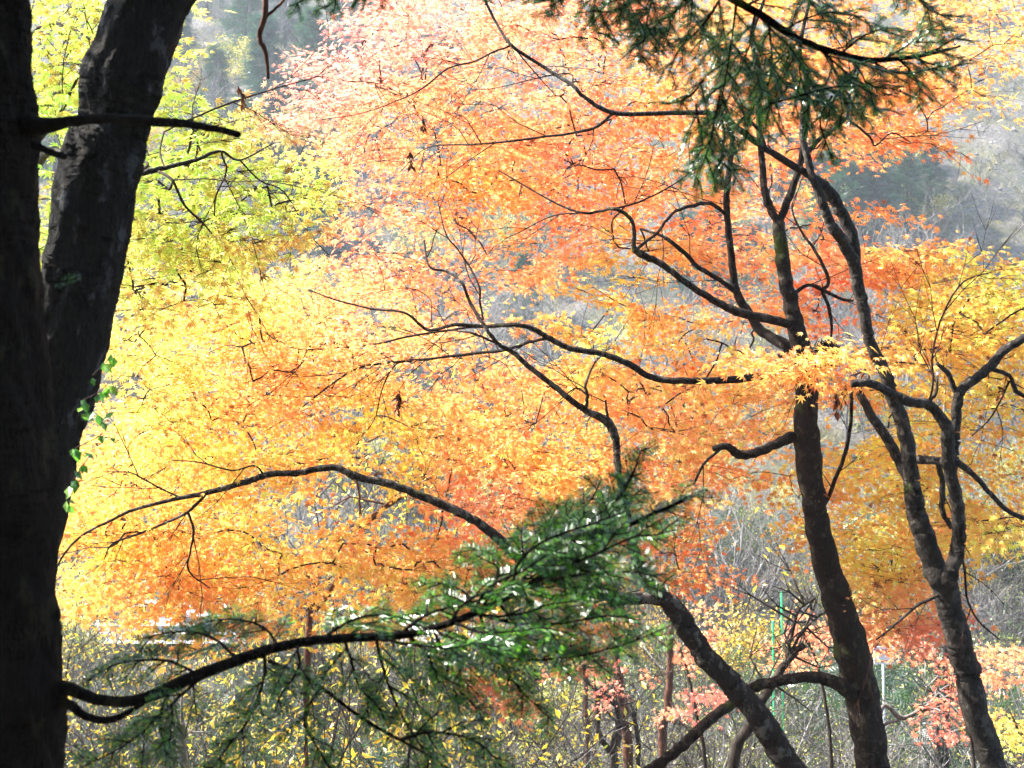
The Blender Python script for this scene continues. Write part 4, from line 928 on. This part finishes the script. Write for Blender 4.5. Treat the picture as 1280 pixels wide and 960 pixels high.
wood('branch_stub', [(10, 160, 3, 34), (38, 158, 2.98, 30), (50, 158, 2.95, 22), (86, 152, 2.9, 14), (137, 148, 2.85, 12), (206, 153, 2.8, 12), (230, 154, 2.78, 11), (251, 158, 2.77, 10), (275, 162, 2.76, 9), (299, 169, 2.75, 9)], M_BK_FIR, fir, 4, 10, .06, 4)
wood('branch_stub', [(38, 180, 3, 10), (52, 185, 3, 9), (66, 191, 3.02, 9), (82, 196, 3.05, 8)], M_BK_FIR, fir, 4, 8, .06, 5)
bo = wood('bough', [(40, 866, 3, 44), (66, 864, 2.98, 30), (85, 861, 2.96, 18), (103, 868, 2.94, 15), (125, 875, 2.92, 14), (155, 877, 2.9, 14), (185, 871, 2.88, 15), (215, 858, 2.86, 17), (250, 843, 2.85, 16), (290, 828, 2.84, 15), (330, 814, 2.84, 14), (375, 803, 2.84, 12), (430, 798, 2.85, 12), (490, 795, 2.86, 11), (540, 786, 2.88, 10), (590, 768, 2.9, 9), (630, 748, 2.92, 9), (690, 715, 2.94, 8), (745, 682, 2.96, 7), (790, 655, 2.98, 6), (840, 632, 3, 5), (885, 612, 3.02, 3)], M_BK_FIR, fir, 5, 10, .03, 6)
wood('bough', [(52, 882, 2.99, 26), (85, 880, 2.97, 13), (103, 893, 2.95, 11), (125, 900, 2.93, 10), (145, 898, 2.91, 9), (168, 886, 2.9, 6), (200, 868, 2.87, 3)], M_BK_FIR, fir, 4, 8, .03, 7)
wood('bough', [(335, 826, 2.84, 5), (370, 840, 2.82, 5), (400, 858, 2.8, 5), (450, 896, 2.78, 4.5), (500, 925, 2.76, 4), (545, 950, 2.75, 3), (590, 985, 2.74, 2)], M_BK_FIR, fir, 4, 6, .05, 8)
mw, mn = MB(), MB()
SPR = [  # (points in the photo with distance, twig length, plane tilt toward the viewer)
 ([(630, 748, 2.92), (690, 715, 2.94), (760, 672, 2.97), (830, 636, 3), (885, 612, 3.02)], .17, .9, .05),
 ([(690, 715, 2.94), (730, 660, 2.97), (775, 620, 3), (792, 590, 3.02), (803, 558, 3.04)], .12, 1.3, .05),
 ([(640, 742, 2.92), (680, 690, 2.98), (720, 645, 3.04), (742, 620, 3.08), (752, 596, 3.1)], .15, 1.2, .05),
 ([(620, 750, 2.92), (640, 715, 2.98), (668, 680, 3.05), (690, 645, 3.1), (700, 622, 3.12)], .15, 1.1, .05),
 ([(600, 765, 2.9), (620, 725, 2.95), (620, 700, 3), (600, 688, 3.03), (565, 692, 3.06)], .12, 1.0, .1),
 ([(590, 768, 2.9), (585, 745, 2.93), (570, 735, 2.96), (545, 728, 3), (520, 735, 3.02)], .10, .9, .1),
 ([(660, 735, 2.93), (720, 720, 2.9), (770, 715, 2.88), (800, 716, 2.86), (822, 722, 2.85)], .17, .8, .15),
 ([(700, 710, 2.94), (750, 690, 2.9), (790, 672, 2.88), (820, 668, 2.86), (845, 662, 2.85)], .15, .9, .1),
 ([(600, 768, 2.9), (650, 780, 2.86), (710, 778, 2.83), (760, 770, 2.8), (800, 775, 2.78)], .18, .7, .2),
 ([(560, 790, 2.88), (640, 822, 2.84), (710, 822, 2.8), (780, 806, 2.78), (838, 782, 2.76)], .15, .8, .15),
 ([(600, 768, 2.9), (615, 810, 2.86), (640, 850, 2.84), (668, 880, 2.82), (690, 900, 2.8)], .13, .7, .3),
 ([(540, 786, 2.88), (560, 825, 2.86), (575, 862, 2.84), (590, 880, 2.82), (610, 905, 2.8)], .14, .8, .3),
 ([(470, 797, 2.85), (480, 840, 2.82), (500, 890, 2.8), (530, 940, 2.78), (550, 985, 2.76)], .17, .7, .3),
 ([(430, 798, 2.85), (440, 830, 2.8), (450, 860, 2.78), (470, 880, 2.76), (480, 900, 2.75)], .14, .6, .3),
 ([(500, 794, 2.86), (530, 770, 2.9), (560, 760, 2.94), (600, 750, 2.96), (640, 745, 3)], .13, .5, .15),
 ([(430, 798, 2.85), (460, 780, 2.9), (500, 770, 2.94), (540, 765, 2.96), (590, 745, 3)], .13, .45, .15),
 ([(470, 798, 2.85), (510, 805, 2.82), (560, 810, 2.8), (600, 805, 2.78), (640, 815, 2.76)], .15, .4, .2),
 ([(400, 800, 2.84), (440, 775, 2.88), (480, 768, 2.9), (510, 775, 2.92), (540, 780, 2.94)], .12, .4, .2),
 ([(330, 814, 2.84), (330, 850, 2.8), (310, 900, 2.78), (280, 940, 2.76), (250, 980, 2.74)], .17, .9, .2),
 ([(370, 803, 2.84), (375, 830, 2.8), (365, 850, 2.78), (350, 870, 2.76), (345, 890, 2.75)], .13, .8, .2),
 ([(260, 840, 2.85), (225, 870, 2.82), (190, 905, 2.8), (150, 935, 2.78), (100, 960, 2.76)], .15, .9, .2),
 ([(215, 858, 2.86), (200, 895, 2.84), (205, 930, 2.82), (215, 965, 2.8), (220, 990, 2.8)], .12, .8, .2),
 ([(300, 826, 2.84), (270, 800, 2.9), (240, 790, 2.94), (205, 792, 2.98), (170, 800, 3)], .12, 1.0, .1),
 ([(350, 810, 2.84), (330, 785, 2.9), (300, 775, 2.95), (270, 775, 2.98), (240, 785, 3)], .11, 1.0, .1),
 ([(250, 843, 2.85), (215, 828, 2.9), (180, 825, 2.94), (140, 832, 2.96), (110, 850, 3)], .11, 1.0, .1),
 ([(560, 782, 2.88), (580, 755, 2.9), (610, 740, 2.9), (640, 738, 2.9), (670, 745, 2.9)], .13, .4, .2),
 ([(540, 786, 2.88), (570, 800, 2.84), (600, 805, 2.82), (630, 800, 2.8), (660, 805, 2.8)], .13, .5, .3),
 ([(600, 768, 2.9), (630, 770, 2.87), (660, 765, 2.85), (690, 755, 2.84), (720, 752, 2.82)], .13, .5, .2),
 ([(510, 793, 2.87), (530, 815, 2.84), (545, 840, 2.82), (560, 850, 2.8), (580, 860, 2.8)], .12, .5, .3),
 ([(640, 742, 2.92), (650, 700, 2.94), (690, 672, 2.95), (740, 655, 2.96), (780, 640, 2.96)], .15, .9, .1),
 ([(710, 705, 2.94), (740, 720, 2.9), (765, 745, 2.88), (780, 770, 2.86), (790, 790, 2.85)], .14, .8, .2),
 ([(590, 768, 2.9), (610, 735, 2.92), (650, 715, 2.94), (690, 690, 2.95), (720, 685, 2.96)], .15, .5, .2),
 ([(640, 742, 2.92), (680, 745, 2.9), (715, 742, 2.88), (745, 735, 2.86), (775, 740, 2.85)], .15, .6, .25),
 ([(655, 735, 2.92), (700, 700, 2.98), (740, 680, 3.02), (770, 650, 3.05), (790, 620, 3.06)], .15, 1.2, .05),
 ([(670, 728, 2.92), (720, 690, 2.96), (760, 640, 3.0), (785, 600, 3.03), (800, 575, 3.05)], .12, 1.3, .05),
 ([(620, 750, 2.92), (655, 790, 2.88), (690, 810, 2.85), (730, 820, 2.83), (760, 840, 2.82)], .14, .6, .3),
 ([(570, 780, 2.88), (600, 790, 2.84), (640, 790, 2.82), (680, 785, 2.8), (720, 795, 2.8)], .14, .4, .3),
 ([(500, 925, 2.76), (540, 915, 2.74), (590, 925, 2.72), (620, 950, 2.7), (640, 985, 2.7)], .14, .7, .2),
 ([(400, 858, 2.8), (380, 900, 2.78), (400, 940, 2.76), (420, 975, 2.75), (430, 1000, 2.75)], .14, .7, .2),
]
for pts, l2, tilt, droop in SPR:
    sp, sr = smoothpath([P(*p) for p in pts], np.linspace(.0042, .0014, len(pts)), 4, .2, rng)
    pl = nrm(np.array((rng.normal(0, .2), -tilt, 1.)))
    fir_spray(mw, mn, sp, sr, pl, rng, .025, .0040, FIRC, l2 * .9, .036, 2, .12, droop)
mw.build('twig', M_BK_FIR, bo); mn.build('needles', M_NEEDLE, bo, smooth=False)
b = P(-46, -200, 3)
upper_crown(fir, b[0], b[1], 4.6, 17, 3.2, 71)

# the leaning lichened trunk behind it
le = tree_root('leaning_tree', -10, 960, 4.3, 'thick dark leaning trunk with pale lichen blotches crossing behind the black fir trunk', 'tree')
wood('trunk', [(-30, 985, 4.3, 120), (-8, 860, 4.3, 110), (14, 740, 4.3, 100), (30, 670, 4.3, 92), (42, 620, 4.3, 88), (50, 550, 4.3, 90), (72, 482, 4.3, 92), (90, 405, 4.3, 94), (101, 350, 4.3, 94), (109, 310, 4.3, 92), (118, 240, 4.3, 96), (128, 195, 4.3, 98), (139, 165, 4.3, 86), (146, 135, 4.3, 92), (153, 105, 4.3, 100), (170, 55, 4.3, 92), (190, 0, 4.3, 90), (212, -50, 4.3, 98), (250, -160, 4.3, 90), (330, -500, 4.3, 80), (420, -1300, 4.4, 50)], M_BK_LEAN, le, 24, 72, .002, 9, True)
wood('limb', [(200, -10, 4.3, 40), (228, -6, 4.3, 22), (260, -40, 4.3, 16), (330, -120, 4.2, 10)], M_BK_LEAN, le, 4, 8, .03, 10)
# its leafy shoots
def shoots(root, pts_list, seed, cols, ls=.038):
    r_ = np.random.default_rng(seed); mc, ms = MB(), MB()
    for q in pts_list:
        pp = np.array([P(*p) for p in q]); ms.tube(pp, np.linspace(.002, .001, len(pp)), 4)
        n = 7; k = r_.integers(0, len(pp), n); pos = pp[k] + r_.normal(0, .006, (n, 3))
        X, Y, N = rand_frames(r_, n, np.array((0, -.8, .4)), .4, np.array((.2, 0, -1.)), .5)
        add_leaves(mc, LL, pos, X, Y, N, ls * r_.uniform(.7, 1.3, n), lin(np.array(cols))[r_.integers(0, len(cols), n)] * .7)
    ms.build('shoots', M_BK_TWIG, root); mc.build('leaves', M_BROAD, root, smooth=False)
shoots(le, [[(115, 470, 4.1), (130, 455, 4.1), (140, 445, 4.1)], [(105, 500, 4.1), (125, 490, 4.1), (135, 480, 4.1)], [(100, 520, 4.1), (118, 515, 4.1), (130, 525, 4.1)], [(95, 560, 4.1), (125, 545, 4.1), (140, 548, 4.1)], [(92, 600, 4.1), (105, 580, 4.1), (112, 570, 4.1)], [(85, 630, 4.1), (88, 612, 4.1), (90, 590, 4.1)]], 5, [(92, 160, 44), (120, 184, 56), (70, 130, 40), (150, 196, 70)])
r_ = np.random.default_rng(15); mw, mn = MB(), MB()
for q in ([(60, 352, 2.9), (80, 352, 2.9), (100, 346, 2.9)],):
    sp, sr = smoothpath([P(*p) for p in q], [.002, .0015, .001], 3)
    fir_spray(mw, mn, sp, sr, nrm(np.array((.1, -1, .6))), r_, .018, .003, FIRC * .4, .03, .016, 1, .3)  # needle tint scaled down: shade on this shoot is put into its colour
tw = mw.build('shoot', M_BK_FIR, fir); mn.build('needles', M_NEEDLE, tw, smooth=False)

# the hemlock whose bough hangs into the top right of the view; its trunk stands behind the viewer
hem = empty('hemlock_tree', (2.1, -1.2, float(ground(2.1, -1.2))), 'dark green feathery conifer bough hanging in from above at the top right', 'tree')
g0 = float(ground(2.1, -1.2))
mb = MB(); mb.tube([(2.1, -1.2, g0 - .2), (2.1, -1.2, g0 + 3), (2.05, -1.2, 8), (2.0, -1.2, 14)], [.2, .17, .12, .03], 14); mb.build('trunk', M_BK_FIR, hem)
def bough(pts, rads, seed, subs, parent, l2=.15, gap=.058, droop=.14, nl=.015, c0=HEMC, sp_=.0026):
    r_ = np.random.default_rng(seed); mw, mn = MB(), MB(); mb = MB()
    sp, sr = smoothpath(pts, rads, 5, .05, r_); mb.tube(sp, sr, 8); o_ = mb.build('bough', M_BK_FIR, parent)
    for q, l_ in subs:
        s2, r2 = smoothpath([P(*p) for p in q], np.linspace(.0036, .0012, len(q)), 4, .3, r_)
        fir_spray(mw, mn, s2, r2, nrm(np.array((r_.normal(0, .4), -.8, .8))), r_, nl, sp_, c0, l_ * 1.3, gap * .62, 2, .1, droop, .0011)
    mw.build('twig', M_BK_FIR, o_); mn.build('needles', M_NEEDLE, o_, smooth=False); return o_
main = [np.array((2.08, -1.2, 5.2)), np.array((1.7, .6, 4.6)), np.array((1.0, 2.3, 3.6))] + [P(*p) for p in [(870, -50, 3.3), (900, -12, 3.35), (950, 18, 3.4), (1000, 50, 3.45), (1050, 67, 3.5), (1090, 75, 3.55), (1150, 70, 3.6), (1200, 58, 3.65)]]
subs = [
 ([(905, -10, 3.35), (880, 30, 3.35), (850, 60, 3.35), (835, 95, 3.35)], .13), ([(890, -20, 3.35), (850, 10, 3.35), (815, 35, 3.35), (790, 60, 3.35)], .14),
 ([(870, -40, 3.3), (820, -10, 3.3), (770, 12, 3.3), (745, 40, 3.3)], .13), ([(850, -55, 3.3), (780, -25, 3.3), (720, -8, 3.3), (665, 5, 3.3)], .11),
 ([(760, -40, 3.3), (745, 0, 3.3), (742, 25, 3.3), (755, 62, 3.3)], .12), ([(820, -30, 3.3), (810, 20, 3.3), (805, 50, 3.3), (800, 78, 3.3)], .12),
 ([(920, 0, 3.37), (915, 50, 3.37), (905, 110, 3.37), (898, 145, 3.37)], .14), ([(945, 15, 3.4), (935, 60, 3.4), (915, 110, 3.4), (890, 170, 3.4)], .15),
 ([(960, 25, 3.4), (965, 70, 3.4), (960, 120, 3.42), (975, 165, 3.44)], .15), ([(900, 120, 3.37), (892, 160, 3.37), (880, 200, 3.37), (868, 235, 3.37)], .11),
 ([(900, 130, 3.4), (905, 170, 3.4), (900, 205, 3.4), (893, 240, 3.4)], .09), ([(1000, 50, 3.45), (1000, 90, 3.45), (1010, 130, 3.45), (1005, 175, 3.45)], .14),
 ([(1030, 60, 3.47), (1045, 90, 3.47), (1055, 120, 3.47), (1050, 160, 3.47)], .13), ([(1060, 70, 3.5), (1078, 95, 3.5), (1090, 120, 3.5), (1095, 145, 3.5)], .12),
 ([(1090, 75, 3.55), (1110, 88, 3.55), (1140, 92, 3.55), (1170, 84, 3.55)], .11), ([(1050, 67, 3.5), (1080, 45, 3.5), (1110, 35, 3.5), (1140, 40, 3.5)], .1),
 ([(1150, 70, 3.6), (1170, 62, 3.6), (1190, 50, 3.6), (1208, 42, 3.6)], .09), ([(980, 38, 3.43), (1010, 22, 3.43), (1045, 15, 3.43), (1080, 22, 3.43)], .12),
 ([(930, 8, 3.4), (960, -5, 3.4), (1000, -12, 3.4), (1050, -8, 3.4)], .12), ([(960, 130, 3.42), (1000, 120, 3.42), (1035, 110, 3.42), (1070, 108, 3.42)], .1),
 ([(880, 100, 3.36), (862, 120, 3.36), (845, 128, 3.36), (825, 130, 3.36)], .08), ([(1090, -60, 3.5), (1130, -20, 3.5), (1160, 10, 3.5), (1190, 25, 3.5)], .12),
 ([(940, 12, 3.4), (985, 60, 3.5), (1020, 110, 3.55), (1050, 150, 3.6)], .15), ([(1000, 50, 3.45), (960, 90, 3.5), (940, 130, 3.5), (930, 180, 3.5)], .14),
 ([(880, -40, 3.3), (860, 0, 3.4), (900, 60, 3.5), (940, 100, 3.5)], .15), ([(1100, 76, 3.55), (1130, 60, 3.55), (1155, 40, 3.55), (1180, 30, 3.55)], .11), ([(1120, 73, 3.58), (1140, 90, 3.58), (1150, 110, 3.58), (1165, 125, 3.58)], .1), ([(1140, 71, 3.6), (1165, 80, 3.6), (1190, 84, 3.6), (1205, 78, 3.6)], .1), ([(1080, 74, 3.55), (1060, 100, 3.6), (1075, 130, 3.6), (1080, 160, 3.6)], .12),
 ([(1020, 58, 3.46), (1070, 100, 3.5), (1100, 110, 3.5), (1130, 108, 3.5)], .12),
 ([(740, -60, 3.3), (700, -30, 3.3), (690, -5, 3.3), (690, 20, 3.3)], .1), ([(800, -50, 3.3), (780, 0, 3.35), (800, 30, 3.4), (840, 45, 3.4)], .13),
 ([(1000, -40, 3.5), (1010, 0, 3.5), (1040, 25, 3.5), (1060, 45, 3.5)], .13), ([(870, 130, 3.4), (880, 180, 3.4), (915, 215, 3.4), (930, 240, 3.4)], .09),
 ([(1040, 120, 3.47), (1025, 150, 3.47), (1035, 185, 3.47), (1042, 205, 3.47)], .07),
]
FL = [q for q in subs if q[0][0][:2] in ((850, -55), (760, -40), (800, -50), (740, -60), (820, -30))]
FR = [q for q in subs if q[0][0][:2] in ((1000, -40), (1090, -60))]
subs = [q for q in subs if q not in FL and q not in FR]
bough(main, [.05, .035, .024, .012, .011, .0105, .01, .009, .008, .006, .003], 41, subs, hem)
bough([P(*p) for p in [(872, -52, 3.3), (850, -55, 3.3), (820, -54, 3.3), (800, -50, 3.3), (760, -42, 3.3), (738, -56, 3.32), (700, -48, 3.36), (650, -30, 3.4)]], [.008, .007, .0065, .006, .005, .004, .003, .002], 43, FL, hem)
bough([P(*p) for p in [(884, -40, 3.32), (930, -44, 3.4), (1000, -42, 3.5), (1050, -52, 3.5), (1090, -60, 3.5), (1150, -50, 3.5)]], [.008, .007, .006, .005, .004, .002], 44, FR, hem)
b2 = [np.array((2.05, -1.2, 5.6)), np.array((1.2, .9, 5.0)), P(760, -220, 3.3), P(640, -110, 3.4), P(520, -60, 3.5), P(420, -30, 3.6), P(340, -10, 3.7)]
subs2 = [([(520, -60, 3.5), (500, -30, 3.5), (480, -15, 3.5), (470, 0, 3.5)], .08), ([(460, -45, 3.55), (440, -20, 3.55), (425, -5, 3.55), (405, 12, 3.55)], .09), ([(420, -30, 3.6), (400, -12, 3.6), (380, 0, 3.6), (362, 8, 3.6)], .08),
         ([(480, -50, 3.5), (465, -25, 3.5), (450, -5, 3.5), (440, 10, 3.5)], .08), ([(640, -110, 3.4), (620, -60, 3.4), (610, -25, 3.4), (606, 2, 3.4)], .07), ([(680, -120, 3.4), (660, -70, 3.4), (640, -20, 3.4), (625, -2, 3.4)], .08)]
bough(b2, [.045, .03, .016, .012, .009, .006, .003], 42, subs2, hem)
upper_crown(hem, 2.05, -1.2, 6.5, 14, 2.6, 72, 4000, .4, HEMC)

# conifers of the slope behind the viewer, that shade the near trunks
for k, (x, y, s) in enumerate([(-5, -5, 1.0), (1.5, -8, 1.2), (6.5, -5.5, 1.0), (-11, -2, 1.1), (12, -3, 1.1), (-2, -12, 1.3), (6, -14, 1.3), (-8, -13, 1.2)]):
    place(FARC[k % 2], x, y, s * .95, 'tall conifer on the slope behind the viewer', 'tree', 'conifers behind the viewer', k * .9)

# the bare red-brown shoot hanging at the top left, and dead sprays caught in the twigs
simple = [(330, -40, 4.6, 9), (332, 0, 4.6, 8), (331, 20, 4.6, 7.5), (324, 46, 4.6, 7), (331, 62, 4.6, 6), (334, 80, 4.6, 5), (335, 98, 4.6, 4)]
up_ = empty('hanging_branch', P(332, 0, 4.6), 'thin red-brown leafless branch hanging down at the top left', 'branch')
wood('branch', simple, M_BK_RED, up_, 4, 7, .1, 31); wood('branch', [(333, 20, 4.6, 4), (345, 10, 4.6, 3.5), (358, -4, 4.6, 3), (380, -40, 4.6, 3)], M_BK_RED, up_, 4, 6, .1, 32)
def dead_spray(x, y, d, h, lab, seed, n=14, spread=.3):
    r_ = np.random.default_rng(seed); p = P(x, y, d); px_ = d / 1600.; mc = MB(); L0 = h * px_
    ax_ = nrm(np.array((r_.normal(0, .25), r_.normal(0, .25), -1.))); br = np.tile(np.array((.11, .04, .02)), (1, 1))
    k = np.arange(4) / 3.; stem = p + ax_ * (k * L0 * .6)[:, None]; mc.tube(stem, np.linspace(.0026, .0012, 4), 4)
    c = lin(np.array([(110, 60, 34), (140, 84, 44), (84, 46, 28), (60, 34, 24)]))
    pos = p + ax_ * (r_.uniform(0, .6, n) * L0)[:, None] + r_.normal(0, .004, (n, 3))
    X, Y, N = rand_frames(r_, n, np.array((0, -1., .2)), .8, ax_ + r_.normal(0, spread, (n, 3)), .15)
    mq = MB(); add_leaves(mq, LN, pos, X, Y, N, np.minimum(L0 * r_.uniform(.2, .45, n), .06), c[r_.integers(0, 4, n)])
    e = tag(empty('dead_spray', p, lab, 'dead twigs', 'dead sprays caught in the maples'))
    mc.build('stem', M_BK_TWIG, e); mq.build('leaves', M_DEAD, e, smooth=False)
dead_spray(512, 188, 7.2, 34, 'dead brown leaf tassel hanging from a thin twig, upper middle', 1, 16, .35)
dead_spray(528, 145, 7.2, 32, 'slim dead brown twig tuft just above the tassel', 2, 9, .18)
dead_spray(510, 120, 7.2, 20, 'small dead leaf pair hanging left of the twig tuft', 3, 4, .15)
dead_spray(500, 488, 7.4, 42, 'dead fan of needles hanging under the arched twigs, middle left', 4, 20, .3)
dead_spray(652, 230, 7.4, 28, 'small dead twig tuft in the middle of the orange crown', 5, 6, .2)
dead_spray(298, 108, 5.4, 34, 'dark dead spray on the thin twig among yellow-green leaves', 6, 16, .3)
dead_spray(1046, 490, 7.4, 50, 'long dead tassel hanging below the crotch of the two right maples', 7, 12, .16)
dead_spray(1062, 475, 7.4, 60, 'short dead tassel right of the long one', 8, 8, .2)
dead_spray(1258, 470, 7.0, 40, 'dead leaf tuft on the curved limb at the right edge', 9, 10, .4)
def clump(x, y, d, r, lab, seed):
    r_ = np.random.default_rng(seed); p = P(x, y, d); mc = MB(); q = r * d / 1600.
    for k in range(150):
        a = p + nrm(r_.normal(0, 1, 3)) * q * r_.uniform(.3, 1); dd = nrm(np.cross(a - p, r_.normal(0, 1, 3))) * q * .9
        mc.tube((a - dd, a + nrm(a - p) * q * .2, a + dd), (.002, .004, .002), 4)
    tag(mc.build('twig_nest', M_BK_FIR, None, origin=p), lab, 'nest', 'dead clumps in the crotch')
clump(1034, 443, 7.7, 17, 'round dark clump of dead twigs in the crotch between the right maples', 11)
clump(988, 452, 7.9, 14, 'brown clump of dead leaves against the bending trunk', 12)

# ------------------------------------------------------------------ the air of the valley
mb = MB(); mb.box((0, 86, 68), (384, 304, 156))
m = bpy.data.materials.new('valley_haze'); m.use_nodes = True; n = m.node_tree.nodes; n.remove(n['Principled BSDF'])
v = n.new('ShaderNodeVolumePrincipled'); v.inputs['Color'].default_value = (.86, .92, 1, 1); v.inputs['Density'].default_value = .0006; v.inputs['Anisotropy'].default_value = 0
m.node_tree.links.new(v.outputs[0], n['Material Output'].inputs['Volume'])
tag(mb.build('haze', m, None, smooth=False), kind='stuff')
